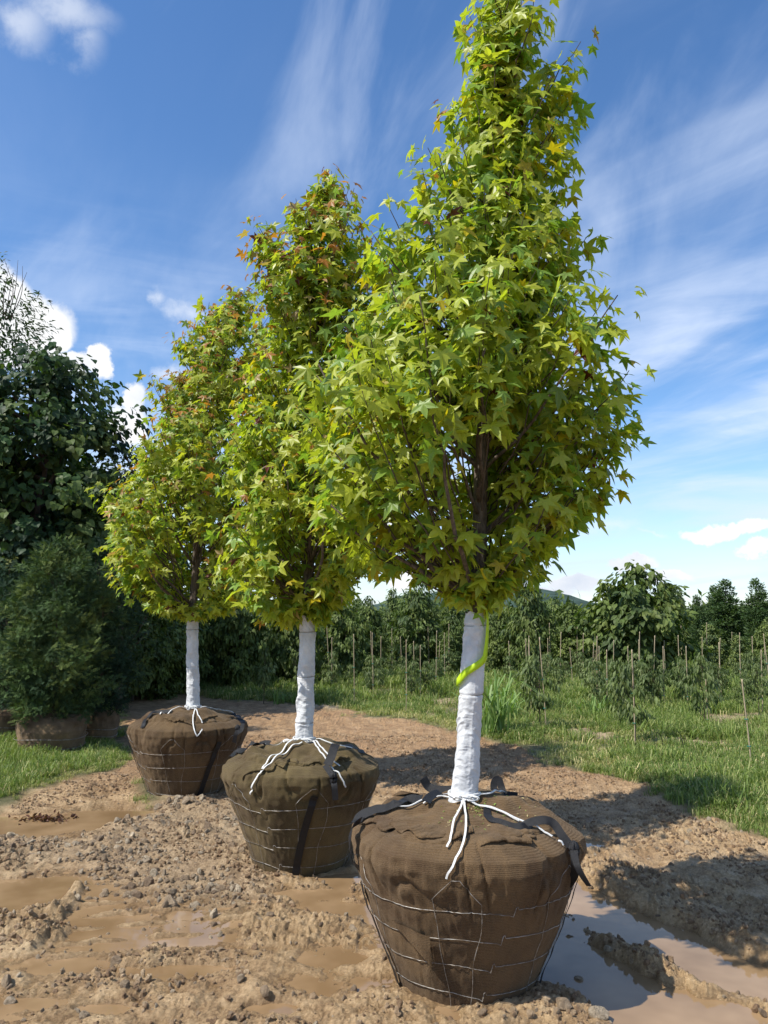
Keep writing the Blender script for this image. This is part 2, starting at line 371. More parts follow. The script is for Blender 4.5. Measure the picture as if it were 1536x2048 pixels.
def grow(start, step, ratio, end):
    o = [start]; s = step
    while abs(o[-1]) < end: s *= ratio; o.append(o[-1] + math.copysign(s, end if start >= 0 else -end) )
    return o
xs = np.arange(-2.6, 2.8, .008)
xr = [xs[-1]]; s = .008
while xr[-1] < 3000: s *= 1.07; xr.append(xr[-1] + s)
xl = [xs[0]]; s = .0075
while xl[-1] > -3000: s *= 1.07; xl.append(xl[-1] - s)
X1 = np.concatenate([np.array(xl[1:])[::-1], xs, np.array(xr[1:])])
ys = [2.6]
while ys[-1] < 20: ys.append(ys[-1] + max(.0092, .00145 * (ys[-1] ** 2 + 2.5) / 1.6))
s = ys[-1] - ys[-2]
while ys[-1] < 5000: s *= 1.12; ys.append(ys[-1] + s)
yb = [2.6]; s = .02
while yb[-1] > -600: s *= 1.25; yb.append(yb[-1] - s)
Y1 = np.concatenate([np.array(yb[1:])[::-1], np.array(ys)])
GX, GY = np.meshgrid(X1, Y1); gx, gy = GX.ravel(), GY.ravel()
gz, gg = terrain(gx, gy)
nx, ny = len(X1), len(Y1)
i = (np.arange(ny - 1)[:, None] * nx + np.arange(nx - 1)[None]).ravel()
ground_me = mesh('ground', np.stack([gx, gy, gz], 1), np.stack([i, i + 1, i + nx + 1, i + nx], 1), True,
                 attrs={'grass': ss(-.02, .18, gg), 'road': ss(6.3, 8.2, gy), 'bare': bare(gx, gy), 'wet': 1 - ss(.0, .028, gz), 'stony': ss(-.2, .2, poly_sd(gx, gy, GRAV))})

def ground_material():
    m, nt, b = node_mat('muddy ground'); L = nt.links
    wet = n_attr(nt, 'wet').outputs['Fac']; gr = n_attr(nt, 'grass').outputs['Fac']; stn = n_attr(nt, 'stony').outputs['Fac']
    big = n_noise(nt, .9, 4); mid = n_noise(nt, 7, 6, .65); fine = n_noise(nt, 60, 6, .7); vf = n_noise(nt, 260, 3, .7)
    mud = n_ramp(nt, n_math(nt, 'ADD', n_math(nt, 'MULTIPLY', mid, .55), n_math(nt, 'MULTIPLY', fine, .45)), [(.33, (.22, .145, .080)), (.47, (.43, .305, .18)), (.60, (.62, .475, .305))])
    red = n_ramp(nt, big, [(.35, (.92, .86, .82)), (.62, (1.05, 1.03, 1.0))]); mud = n_mix(nt, 1.0, mud, red, 'MULTIPLY'); mud = n_mix(nt, 1.0, mud, (1.20, 1.16, 1.06), 'MULTIPLY')
    rd = n_attr(nt, 'road').outputs['Fac']; mud = n_mix(nt, rd, mud, n_mix(nt, 1.0, mud, (.80, .73, .68), 'MULTIPLY')); grey = n_ramp(nt, fine, [(.35, (.22, .17, .12)), (.65, (.48, .41, .31))]); mud = n_mix(nt, n_math(nt, 'MULTIPLY', stn, .3), mud, grey)
    wetc = n_mix(nt, 1.0, mud, (.62, .56, .48), 'MULTIPLY'); mud = n_mix(nt, n_math(nt, 'MULTIPLY', wet, .8), mud, wetc)
    soil = n_ramp(nt, n_noise(nt, 3.5, 6, .7), [(.35, (.09, .10, .035)), (.55, (.20, .18, .08)), (.72, (.42, .34, .18))]); soil = n_mix(nt, n_attr(nt, 'bare').outputs['Fac'], soil, n_ramp(nt, mid, [(.35, (.30, .22, .12)), (.65, (.56, .43, .26))]))
    c = n_mix(nt, gr, mud, soil); L.new(c, b.inputs['Base Color'])
    ro = n_math(nt, 'SUBTRACT', .80, n_math(nt, 'MULTIPLY', wet, .42)); ro = n_math(nt, 'SUBTRACT', ro, n_math(nt, 'MULTIPLY', n_map(nt, mid, .52, .62), .14))
    L.new(ro, b.inputs['Roughness']); b.inputs['Specular IOR Level'].default_value = .45
    b1 = n_bump(nt, n_noise(nt, 38, 7, .75), 1, .05); b2 = n_bump(nt, vf, .9, .008, b1); L.new(b2, b.inputs['Normal'])
    return m
GROUND = link('ground', ground_me, ground_material()); tag(GROUND, kind='structure')

def water_material():
    m, nt, b = node_mat('muddy water'); L = nt.links
    c = n_ramp(nt, n_noise(nt, 2.2, 3), [(.35, (.20, .125, .062)), (.65, (.31, .205, .112))]); L.new(c, b.inputs['Base Color'])
    b.inputs['Roughness'].default_value = .035; b.inputs['IOR'].default_value = 1.34; b.inputs['Specular IOR Level'].default_value = .55
    tc = nt.nodes.new('ShaderNodeTexCoord'); w = nt.nodes.new('ShaderNodeTexWave'); w.wave_type = 'RINGS'; w.rings_direction = 'SPHERICAL'
    L.new(n_bump(nt, n_noise(nt, 5, 3, .5), .10, .01), b.inputs['Normal']); nt.nodes.remove(w); return m
WATER = water_material()
for (x0, y0, x1, y1) in [(-9, 2.6, 8, 6.7)]:
    nxw, nyw = 40, 20; wx, wy = np.meshgrid(np.linspace(x0, x1, nxw), np.linspace(y0, y1, nyw))
    i = (np.arange(nyw - 1)[:, None] * nxw + np.arange(nxw - 1)[None]).ravel()
    tag(link('puddle', mesh('puddle', np.stack([wx.ravel(), wy.ravel(), np.zeros(wx.size)], 1), np.stack([i, i + 1, i + nxw + 1, i + nxw], 1)), WATER), kind='structure')

# far hills
def hills():
    n = 260; xx = np.linspace(-2600, 2600, n); V = []; prof = []
    for x in xx:
        h = 9 + 7 * math.sin(x * .0031) + 5 * math.sin(x * .011 + 1) + 33 * math.exp(-((x - 250) / 120) ** 2) + 22 * math.exp(-((x - 90) / 150) ** 2) + 16 * math.exp(-((x + 900) / 300) ** 2)
        prof.append(h + 2.2 * math.sin(x * .07) + 1.2 * math.sin(x * .23))
    rows = [(-160, 0), (-110, .35), (-60, .7), (-20, .93), (0, 1), (60, .8), (200, 0)]
    for dy, k in rows:
        for x, h in zip(xx, prof): V.append((x, 1350 + dy - abs(x) * .1, h * k + (1.5 * vn(np.array([x * .05]), np.array([dy * .05]))[0] if 0 < k else 0)))
    m = len(rows); i = (np.arange(m - 1)[:, None] * n + np.arange(n - 1)[None]).ravel()
    tag(link('hills', mesh('hills', V, np.stack([i, i + 1, i + n + 1, i + n], 1)), plain('wooded hill', (.045, .070, .058), .95, .05, .45, .05, 1, .06)), kind='structure')
hills()

# ------------------------------------------------------------------ leaves and foliage
def fan_leaf(outline, bend=.0, fold=.0, droop=.0, center=(0, .0)):
    o = np.array(outline, float); c = np.array([[center[0], center[1]]]); P = np.vstack([c, o]); x, y = P[:, 0], P[:, 1]; r = np.hypot(x, y)
    z = -droop * r ** 2 - bend * np.clip(y, 0, 2) ** 2 + fold * np.abs(x)
    V = np.stack([x, y, z], 1); n = len(o); T = np.array([[0, 1 + k, 1 + (k + 1) % n] for k in range(n)])
    return V, T
def star_outline(rng, wide=0.05):
    lobes = [(-125, .60), (-63, .92), (0, 1.0), (63, .92), (125, .60)]; pts = [(0.03, -.16), (-.03, -.16)]
    o = []
    for k, (a, l) in enumerate(lobes):
        a = a + rng.normal(0, 4); l = l * rng.uniform(.9, 1.06)
        for da, rr in ((-19, .58), (0, 1.0), (19, .58)):
            t = R(a + da); o.append((math.sin(t) * l * rr, math.cos(t) * l * rr))
        if k < 4:
            am = R((a + lobes[k + 1][0]) / 2); o.append((math.sin(am) * (.34 + wide), math.cos(am) * (.34 + wide)))
    return o[::1] + pts
STAR = []
for k in range(6):
    o = star_outline(RNG); V, T = fan_leaf(o, bend=RNG.uniform(.0, .35), fold=RNG.uniform(-.15, .3), droop=RNG.uniform(.05, .35))
    V = V * [.56, .56, .56]; V[:, 1] += .10; STAR.append((V * [1, RNG.uniform(.85, 1.1), 1], T))
def simple_outline(w=.28, n=3):
    return [(0, 0), (w, .36), (w * .8, .68), (0, 1.0), (-w * .8, .68), (-w, .36)]
OVATE = [fan_leaf(simple_outline(.24 + .03 * k), bend=.12 + .12 * k, fold=.25, center=(0, .5)) for k in range(4)]
LANCE = [(np.array([[0, 0, 0], [.17, .45, .03 - .05 * k], [0, 1, -.12 - .12 * k], [-.17, .45, .03 - .05 * k], [0, .5, -.05 * k]], float), np.array([[0, 1, 4], [1, 2, 4], [2, 3, 4], [3, 0, 4]])) for k in range(3)]
HEART = [fan_leaf([(0, .05), (.22, -.06), (.42, .08), (.48, .32), (.32, .66), (0, 1.0), (-.32, .66), (-.48, .32), (-.42, .08), (-.22, -.06)], bend=.1 + .15 * k, fold=.15, droop=.12, center=(0, .35)) for k in range(3)]
def spray(rng):
    V = []; T = []
    for k in range(8):
        sg = (-1) ** k; y = .05 + k * .11; l = .30 * (1 - k * .07); a = R(48); b = np.array([0, y, 0.]); z = rng.uniform(-.10, .06); d = np.array([sg * math.sin(a), math.cos(a), z]); e = np.array([d[1], -d[0], 0]) * .075
        n0 = len(V); V += [b, b + d * l * .55 + e, b + d * l, b + d * l * .55 - e]; T += [[n0, n0 + 1, n0 + 2], [n0, n0 + 2, n0 + 3]]
    return np.array(V), np.array(T)
SPRAY = [spray(RNG) for _ in range(4)]

def frames(tip, nrm):
    t = tip / (np.linalg.norm(tip, axis=1)[:, None] + 1e-9); n = nrm - (nrm * t).sum(1)[:, None] * t; n /= np.linalg.norm(n, axis=1)[:, None] + 1e-9
    return np.cross(t, n), t, n
def leaves_mesh(name, pos, tip, nrm, size, col, templates, smooth=False):
    sx, t, n = frames(tip, nrm); var = RNG.integers(0, len(templates), len(pos)); Vs = []; Ts = []; Cs = []; off = 0
    for k, (V, T) in enumerate(templates):
        idx = np.nonzero(var == k)[0]
        if not len(idx): continue
        W = pos[idx, None] + size[idx, None, None] * (V[None, :, :1] * sx[idx, None] + V[None, :, 1:2] * t[idx, None] + V[None, :, 2:] * n[idx, None])
        Vs.append(W.reshape(-1, 3)); Ts.append((T[None] + (np.arange(len(idx)) * len(V))[:, None, None] + off).reshape(-1, 3)); off += len(idx) * len(V)
        Cs.append(np.repeat(col[idx], len(V), axis=0))
    return mesh(name, np.vstack(Vs), np.vstack(Ts), smooth, np.vstack(Cs))

M_STAR = leaf_mat('sweetgum leaf', .5, .42, .5, (1.15, 1.22, .5), .3)
M_LEAF = leaf_mat('broad leaf', .30, .55, .25, (1.1, 1.3, .4))
M_CONI = leaf_mat('conifer spray', .15, .7, .12, (1, 1.2, .5))
M_BLADE = leaf_mat('grass blade', .35, .5, .3, (1.1, 1.25, .4))
def bark_mat():
    m, nt, b = node_mat('bark'); tc = nt.nodes.new('ShaderNodeTexCoord'); mp = nt.nodes.new('ShaderNodeMapping'); mp.inputs['Scale'].default_value = (60, 60, 14)
    nt.links.new(tc.outputs['Object'], mp.inputs[0]); f = n_noise(nt, 1, 6, .7, vec=mp.outputs[0])
    nt.links.new(n_ramp(nt, f, [(.35, (.045, .032, .025)), (.65, (.20, .155, .12))]), b.inputs['Base Color']); b.inputs['Roughness'].default_value = .9
    nt.links.new(n_bump(nt, f, 1, .02), b.inputs['Normal']); return m
BARK = bark_mat(); TWIG = plain('twig bark', (.075, .055, .04), .85)

# ------------------------------------------------------------------ root balls
PROFILE = np.array([(.300, -.05), (.318, .0), (.348, .08), (.390, .18), (.438, .29), (.486, .40), (.522, .485), (.542, .555), (.530, .600), (.463, .636), (.38, .668), (.29, .694), (.20, .715), (.12, .730), (.065, .738), (.03, .741)])
PL = np.concatenate([[0], np.cumsum(np.hypot(*np.diff(PROFILE, axis=0).T))]); PL /= PL[-1]
class Ball:
    def __init__(s, i):
        b = BALLS[i]; s.i = i; s.k = b['k']; s.zs = b['zs']; s.c = np.array([b['x'], b['y'], 0.0]); s.seed = 200 + 20 * i
        A, S = np.meshgrid(np.linspace(-math.pi, math.pi, 400), np.linspace(0, 1, 300)); s.gA, s.gS = A.ravel(), S.ravel()
        s.gP = s.surf(s.gA, s.gS) + s.c; s.gx, s.gy = project(s.gP)
        nrm = s.normal(s.gA, s.gS); s.front = (nrm * (np.array([0, 0, CAM_H]) - s.gP)).sum(1) > 0
    def surf(s, a, t, off=0.0):
        a = np.asarray(a, float); t = np.asarray(t, float) + 0 * a; a = a + 0 * t; sd = s.seed
        r = np.interp(t, PL, PROFILE[:, 0]); z = np.interp(t, PL, PROFILE[:, 1])
        r = np.convolve(r, [1], 'same') if False else r
        # slack cloth pulled in at the wires, bulging between
        cx, cy = np.cos(a) * 1.0, np.sin(a) * 1.0
        side = ss(.05, .25, t) * (1 - ss(.60, .72, t)); top = ss(.62, .72, t)
        q = (vn(cx * 1.6 + 7, cy * 1.6 + z * 2.0 + 3, sd) * .018 + vn(cx * 4 + 7, cy * 4 + z * 3, sd + 1) * .010) * (side + .7 * top)
        q = q + .010 * np.cos(6 * (a - .35 - s.i * .8)) * ss(.3, .55, t) * (1 - ss(.7, .8, t))
        pl = np.abs(vn(a * 7 + z * 2.2, z * 3.0, sd + 2)); q = q - .022 * (1 - ss(.0, .20, pl)) * ss(.30, .50, t) * (1 - ss(.66, .72, t))
        q = q + .005 * vn(a * 22, z * 22, sd + 3) + .006 * vn(a * 7 + 3 * z, z * 30, sd + 5) * ss(.3, .5, t)
        for zr in (.415, .295, .18, .062): q = q - .004 * np.exp(-((z - zr) / .02) ** 2)
        r2 = r * (1 + q * 1.7); zz = z + top * (.030 * vn(cx * r * 6, cy * r * 6, sd + 6) + .016 * vn(cx * r * 16, cy * r * 16, sd + 7))
        # turned-over edge of the cloth, a wavy lip on the shoulder
        rl = .415 + .022 * vn(a * 3.1, a * 0, sd + 8) + .010 * vn(a * 11, a * 0, sd + 9) + .006 * vn(a * 30, a * 0, sd + 10)
        inner = ss(-.006, .006, rl - r) * top
        gate = ss(-.5, .0, vn(a * 2.1, a * 0 + 4, sd + 12)); zz = zz + .012 * inner * (1 - ss(.0, .14, rl - r)) * gate - .010 * (1 - ss(0, .014, np.abs(rl - r + .008))) * top * gate
        wr = vn(a * 16 + 2 * r * 10, r * 6, sd + 11); zz = zz + .012 * wr * ss(.33, .45, r) * top
        k = s.k; P = np.stack([np.sin(a) * r2 * k, -np.cos(a) * r2 * k, zz * k * s.zs], -1)
        if np.any(off): P = P + s.normal(a, t) * np.asarray(off)[..., None]
        return P
    def normal(s, a, t):
        a = np.asarray(a, float) + 0 * np.asarray(t, float); r0 = np.interp(np.clip(t - .02, 0, 1), PL, PROFILE[:, 0]); r1 = np.interp(np.clip(t + .02, 0, 1), PL, PROFILE[:, 0])
        z0 = np.interp(np.clip(t - .02, 0, 1), PL, PROFILE[:, 1]); z1 = np.interp(np.clip(t + .02, 0, 1), PL, PROFILE[:, 1])
        dr, dz = r1 - r0, z1 - z0; L = np.hypot(dr, dz) + 1e-9; nr, nz = dz / L, -dr / L
        return np.stack([np.sin(a) * nr, -np.cos(a) * nr, nz], -1)
    def hit(s, px, py):
        d = np.hypot(s.gx - px, s.gy - py) + np.where(s.front, 0, 1e4); j = np.argmin(d); return s.gA[j], s.gS[j]
    def locate(s, P):                              # nearest place on the cloth to points given round the ball's centre
        P = np.asarray(P) / s.k; a = np.arctan2(P[:, 0], -P[:, 1]); r = np.hypot(P[:, 0], P[:, 1]); z = P[:, 2] / s.zs; t = np.linspace(0, 1, 600)
        d = (r[:, None] - np.interp(t, PL, PROFILE[:, 0])) ** 2 + (z[:, None] - np.interp(t, PL, PROFILE[:, 1])) ** 2; return np.stack([a, t[np.argmin(d, 1)]], 1)
    def path(s, pts, n, off):                      # follow the cloth through points seen in the photo
        q = np.array([s.hit(*p) for p in pts]); P = smooth_path(s.surf(q[:, 0], q[:, 1]), n); return s.locate(P)
    def sz(s, z): return float(np.interp(z, PROFILE[:9, 1], PL[:9]))

def burlap(name, c0, c1):
    m, nt, b = node_mat(name); L = nt.links; tc = nt.nodes.new('ShaderNodeTexCoord')
    w = []
    for ax, sc_ in (('Z', 46), ('X', 60)):
        t = nt.nodes.new('ShaderNodeTexWave'); t.bands_direction = ax; t.inputs['Scale'].default_value = sc_; t.inputs['Distortion'].default_value = 2.5; t.inputs['Detail'].default_value = 2; t.inputs['Detail Scale'].default_value = 2
        L.new(tc.outputs['Object'], t.inputs['Vector']); w.append(t.outputs['Fac'])
    wv = n_math(nt, 'MULTIPLY', w[0], w[1]); fib = n_noise(nt, 210, 4, .8); mot = n_noise(nt, 5, 5, .65)
    col = n_ramp(nt, n_math(nt, 'ADD', n_math(nt, 'MULTIPLY', fib, .6), n_math(nt, 'MULTIPLY', mot, .4)), [(.33, c0), (.62, c1)])
    col = n_mix(nt, n_math(nt, 'MULTIPLY', wv, .22), col, tuple(x * 1.7 for x in c1))
    stain = n_ramp(nt, n_noise(nt, 3.1, 5, .65), [(.38, (.50, .40, .36)), (.50, (.9, .86, .84)), (.62, (1.25, 1.2, 1.12))]); col = n_mix(nt, .9, col, n_mix(nt, 1.0, col, stain, 'MULTIPLY'))
    L.new(col, b.inputs['Base Color']); b.inputs['Roughness'].default_value = .93; b.inputs['Specular IOR Level'].default_value = .15
    b.inputs['Sheen Weight'].default_value = .25; b.inputs['Sheen Roughness'].default_value = .6; b.inputs['Sheen Tint'].default_value = (.8, .6, .4, 1)
    b1 = n_bump(nt, wv, .7, .005); L.new(n_bump(nt, fib, .8, .004, b1), b.inputs['Normal']); return m
BUR = [burlap('brown burlap', (.038, .023, .011), (.128, .082, .042)), burlap('olive burlap', (.034, .026, .011), (.112, .086, .038)), burlap('dark burlap', (.034, .022, .011), (.115, .075, .038))]
def wire_mat():
    m, nt, b = node_mat('galvanised wire'); b.inputs['Metallic'].default_value = .35; b.inputs['Roughness'].default_value = .4
    nt.links.new(n_ramp(nt, n_noise(nt, 30), [(.4, (.16, .13, .10)), (.6, (.40, .38, .35))]), b.inputs['Base Color']); return m
WIRE = wire_mat(); ROPE = plain('white rope', (.78, .78, .76), .6, .3, .06, 200, .6, 500)
STRAP = plain('black webbing', (.012, .012, .014), .5, .3, .3, 60, .4, 600)
TWINE = plain('grey twine', (.22, .19, .15), .9)
LIME = leaf_mat('lime ribbon', .35, .45, .3, (1, 1, .6))
def wrap_mat():
    m, nt, b = node_mat('white trunk wrap'); L = nt.links
    c = n_ramp(nt, n_noise(nt, 9, 5, .7), [(.3, (.44, .45, .46)), (.6, (.60, .61, .62))]); dirt = n_ramp(nt, n_noise(nt, 38, 4, .7), [(.27, (.55, .52, .48)), (.36, (1, 1, 1))])
    L.new(n_mix(nt, .5, c, n_mix(nt, 1.0, c, dirt, 'MULTIPLY')), b.inputs['Base Color']); b.inputs['Roughness'].default_value = .75; b.inputs['Specular IOR Level'].default_value = .2
    L.new(n_bump(nt, n_noise(nt, 70, 5, .6), .35, .006), b.inputs['Normal']); return m
WRAP = wrap_mat()

# ------------------------------------------------------------------ the three sweetgums
TREES = [
 dict(label='tallest tree at right, balled sweetgum with lime ribbon spiralling down its white trunk wrap', axis=[(945, 1225), (952, 1100), (956, 960), (968, 760), (985, 530), (1000, 300), (1010, 60)], depth=3.9, base=(926, 1592), top=(1012, -8),
      sil=[(-30, 985, 1035), (0, 905, 1095), (30, 888, 1098), (110, 893, 1085), (150, 905, 1138), (240, 893, 1140), (290, 888, 1135), (360, 838, 1110), (430, 806, 1095), (475, 745, 1212), (540, 722, 1195), (600, 702, 1200), (650, 680, 1245), (700, 650, 1275), (760, 610, 1245), (830, 600, 1248), (900, 620, 1248), (965, 640, 1262), (1010, 655, 1225), (1060, 672, 1175), (1105, 700, 1150), (1135, 790, 1085), (1165, 860, 1020), (1190, 885, 990)],
      shoots=400, leaf=.104, red=.015, wrap_top=1225, twine=[1250, 1382, 1590]),
 dict(label='middle balled sweetgum of the row, orange tinted top, small lime ribbon at its wrap', axis=[(620, 1232), (621, 1130), (624, 980), (632, 800), (640, 600), (648, 450), (650, 380)], depth=5.5, base=(608, 1475), top=(650, 352),
      sil=[(345, 600, 690), (400, 590, 692), (440, 488, 712), (470, 485, 745), (560, 502, 765), (640, 525, 770), (700, 528, 772), (800, 490, 775), (900, 450, 800), (1000, 425, 825), (1080, 430, 825), (1140, 440, 790), (1190, 470, 730), (1225, 490, 640), (1250, 505, 575)],
      shoots=420, leaf=.100, red=.30, wrap_top=1232, twine=[1263, 1350, 1440]),
 dict(label='farthest and smallest looking tree of the row, balled sweetgum with reddish shoot tips', axis=[(400, 1242), (402, 1180), (408, 1050), (418, 900), (440, 760), (465, 660), (480, 600)], depth=7.6, base=(387, 1415), top=(488, 572),
      sil=[(570, 462, 515), (610, 408, 552), (680, 372, 598), (740, 342, 615), (800, 305, 615), (850, 288, 605), (900, 275, 605), (960, 268, 610), (1010, 245, 605), (1090, 238, 610), (1150, 250, 590), (1200, 285, 560), (1232, 345, 470)],
      shoots=420, leaf=.098, red=.34, wrap_top=1242, twine=[1258, 1330, 1405]),
]
SHAPES = {}
def star_color(n, redp, tipness, rng, hfrac):
    base = np.array([.345, .410, .040]); C = np.zeros((n, 3)); u = rng.random(n)[:, None]; v = rng.random(n)[:, None]
    C[:] = base * (.70 + .55 * v); C = C * (1 - .45 * u) + np.array([.57, .57, .07]) * .45 * u
    dk = rng.random(n) < .28; C[dk] *= np.array([.52, .72, 1.0])
    yl = rng.random(n) < .05; C[yl] = np.array([.50, .40, .02]) * (.7 + .4 * rng.random((yl.sum(), 1)))
    rd = rng.random(n) < redp * tipness; C[rd] = np.where(rng.random((rd.sum(), 1)) < .6, np.array([[.42, .19, .045]]), np.array([[.40, .29, .11]])) * (.7 + .5 * rng.random((rd.sum(), 1)))
    dd = rng.random(n) < .006; C[dd] = [.12, .025, .01]
    return C

def build_tree(ti):
    T = TREES[ti]; rng = np.random.default_rng(100 + ti); ball = Ball(ti); base = ball.c.copy(); dep = T['depth']
    root = empty('sweetgum_tree', base, T['label'], 'tree', 'three wrapped sweetgum trees standing in wire-basket root balls')
    def W(px, py, d=None): return D(px, py, dep if d is None else d) - base
    b0 = W(*T['base'], base[1]); b0[2] = .70
    ax = [np.array([b0[0], b0[1], .70])] + [W(*p) for p in T['axis']] + [W(*T['top'])]; ax = np.array(ax); ax[1:, 1] = np.linspace(0, dep - base[1], len(ax) - 1)
    axs = smooth_path(ax, 90); H = axs[:, 2]
    def A(h): return np.stack([np.interp(h, H, axs[:, 0]), np.interp(h, H, axs[:, 1]), np.asarray(h, float)], -1)
    htop = H[-1]; hw = W(0, T['wrap_top'])[2]
    # trunk
    mb = MB(); hh = np.concatenate([np.linspace(.70, 2.6, 60), np.linspace(2.65, htop - .1, 40)]); rr = np.interp(hh, [.7, 1.0, 1.6, 2.4, 3.4, htop], [.044, .040, .0385, .034, .021, .005])
    n0 = mb.n; mb.tube(A(hh), rr, 14); V = mb.V[0]; a = np.arctan2(V[:, 1], V[:, 0]); V += (V - A(V[:, 2])) * (.10 * vn(V[:, 0] * 60, V[:, 2] * 9 + V[:, 1] * 60, 5))[:, None] * np.array([1, 1, 0])
    link('trunk', mb.mesh('trunk'), BARK, root)
    # silhouette -> radii
    sh = []; 
    for (y, xl_, xr_) in T['sil']:
        p, q = W(xl_, y), W(xr_, y); h = p[2]; c = np.interp(h, H, axs[:, 0]); sh.append((h, max(c - p[0], .05), max(q[0] - c, .05)))
    sh = np.array(sorted(sh)); hmin, hmax = sh[0, 0], sh[-1, 0]
    RL = lambda h: np.interp(h, sh[:, 0], sh[:, 1]); RR = lambda h: np.interp(h, sh[:, 0], sh[:, 2])
    ns = T['shoots']; hs = np.linspace(hmin, hmax, 400); dens = (RL(hs) + RR(hs)) ** 1.35 + .04; cdf = np.cumsum(dens); cdf /= cdf[-1]
    sh_h = np.interp((np.arange(ns) + rng.random(ns)) / ns, cdf, hs); phi = (np.arange(ns) * 2.39996 + rng.normal(0, .3, ns)) % (2 * math.pi)
    u = rng.random(ns) ** .42; outer = rng.random(ns) < .5; u[outer] = .86 + .12 * rng.random(outer.sum())
    low = sh_h < hmin + .95; u[low] = np.maximum(u[low], .62); front = np.abs((phi - 1.5 * math.pi + math.pi) % (2 * math.pi) - math.pi) < .50; drop = low & front & (sh_h < hmin + .80) & (rng.random(ns) < .92); c_ = np.cos(phi); lump = .5 + .5 * vn(np.cos(phi) * 1.25 + 5 * ti, np.sin(phi) * 1.25 + sh_h * 2.3, 900 + ti); env = np.clip(.70 + .46 * ss(.2, .66, lump), 0, 1.14) * (1 + .10 * ss(2.9, 3.4, sh_h)); drop |= (vn(phi * 2.2 + 3 * ti, sh_h * 4.2, 970 + ti) < -.62) & (u > .6); hi = ss(3.0, 3.7, sh_h); env = env + hi * (vn(np.cos(phi) * 1.5 + 9, np.sin(phi) * 1.5 + sh_h * 4.5, 950 + ti) * .24); rad = (.5 * (RL(sh_h) + RR(sh_h)) + .5 * (RR(sh_h) - RL(sh_h)) * c_) * u * env * rng.uniform(.9, 1.08, ns)
    twig = MB(); pos = []; tip = []; nrm = []; siz = []; tpn = []
    order = np.argsort(-rad * (1 + .3 * rng.random(ns))); prim = set(); used = []
    for j in order:
        if len(prim) >= 18: break
        if drop[j]: continue
        if sh_h[j] < htop - 1.0 and sh_h[j] > hmin + .25 and all(abs(sh_h[j] - sh_h[k]) + .25 * abs(math.sin((phi[j] - phi[k]) / 2)) * 2 > .22 for k in used): prim.add(j); used.append(j)
    # leaders: the upright top shoots
    for j in range(ns):
        if drop[j]: continue
        dirn = np.array([math.cos(phi[j]), math.sin(phi[j]), 0]); h = sh_h[j]; r = rad[j] - .085 + (.13 if rng.random() < .10 else 0); r = max(r, .02); P2 = A(h + .02) + dirn * r
        rise = .16 + r * rng.uniform(.55, .95); h0 = max(h - rise, hw + .04 + .05 * rng.random()); P0 = A(h0); P1 = P0 + dirn * r * .62 + np.array([0, 0, (h - h0) * .38])
        t = np.linspace(0, 1, 9)[:, None]; C = (1 - t) ** 2 * P0 + 2 * t * (1 - t) * P1 + t ** 2 * P2; C[1:-1] += rng.normal(0, .008, (7, 3))
        if j in prim:
            bm = MB(); bm.tube(C, np.linspace(.0125, .003, 9) * (1.1 if h < 2.8 else .8), 7); link('branch', bm.mesh('branch'), BARK, root)
        else: twig.tube(C[2:] if r > .35 else C, np.linspace(.0050, .0018, 7 if r > .35 else 9), 4, cap=False)
        nl = int(rng.integers(20, 31)); L = rng.uniform(.22, .42); clen = np.linalg.norm(P2 - P0); s0 = max(0., 1 - L / max(clen, .1))
        tt = s0 + (1 - s0) * np.sort(rng.random(nl)) ** .75; tt[-4:] = 1.0; tt = tt[:, None]
        B = (1 - tt) ** 2 * P0 + 2 * tt * (1 - tt) * P1 + tt ** 2 * P2
        th = rng.random(nl) * 2 * math.pi; side = np.stack([np.cos(th), np.sin(th), rng.uniform(-.3, .6, nl)], 1)
        pet = rng.uniform(.04, .12, nl)[:, None]; Lp = B + side * pet + np.array([0, 0, -.3]) * pet
        up = dirn * .55 + np.array([0, 0, .35])
        tp = side * np.array([1, 1, .3]) * .75 + np.array([0, 0, -.85]) + rng.normal(0, .50, (nl, 3)) + dirn * .35
        nr = side * np.array([1, 1, 0]) * .55 + up + rng.normal(0, .42, (nl, 3)); nr[:, 2] += .30
        pos.append(Lp); tip.append(tp); nrm.append(nr)
        siz.append(T['leaf'] * rng.uniform(.60, 1.25, nl) * np.where(tt[:, 0] > .97, .82, 1.08)); tpn.append(np.clip((tt[:, 0] - .75) / .25, 0, 1) * (1.0 if u[j] > .8 else .15))
    link('twigs', twig.mesh('twigs'), TWIG, root)['kind'] = 'stuff'
    pos, tip, nrm = np.vstack(pos), np.vstack(tip), np.vstack(nrm); siz = np.concatenate(siz) * 1.16; tpn = np.concatenate(tpn)
    hf = ss(hmin + .8, hmax, pos[:, 2]); col = star_color(len(pos), T['red'] * (.35 + 2.4 * hf), tpn, rng, hf)
    # the leaves that show largest are single leaves, the others one mass
    sx, tt_, nn = frames(tip, nrm); eye = np.array([0, 0, CAM_H]) - base - pos; dist = np.linalg.norm(eye, axis=1); face = np.abs((nn * eye).sum(1)) / dist
    radial = np.hypot(*(pos - A(pos[:, 2]))[:, :2].T); frontness = -(pos - A(pos[:, 2]))[:, 1]
    score = siz * (.35 + face) / dist + .012 * frontness / (np.interp(pos[:, 2], sh[:, 0], .5 * (sh[:, 1] + sh[:, 2])) + .1)
    sel = np.argsort(-score)[:298]; rest = np.setdiff1d(np.arange(len(pos)), sel)
    pal = col[rng.choice(sel, 7, replace=False)]; pal[0] = [.15, .22, .02]; shapes = {}
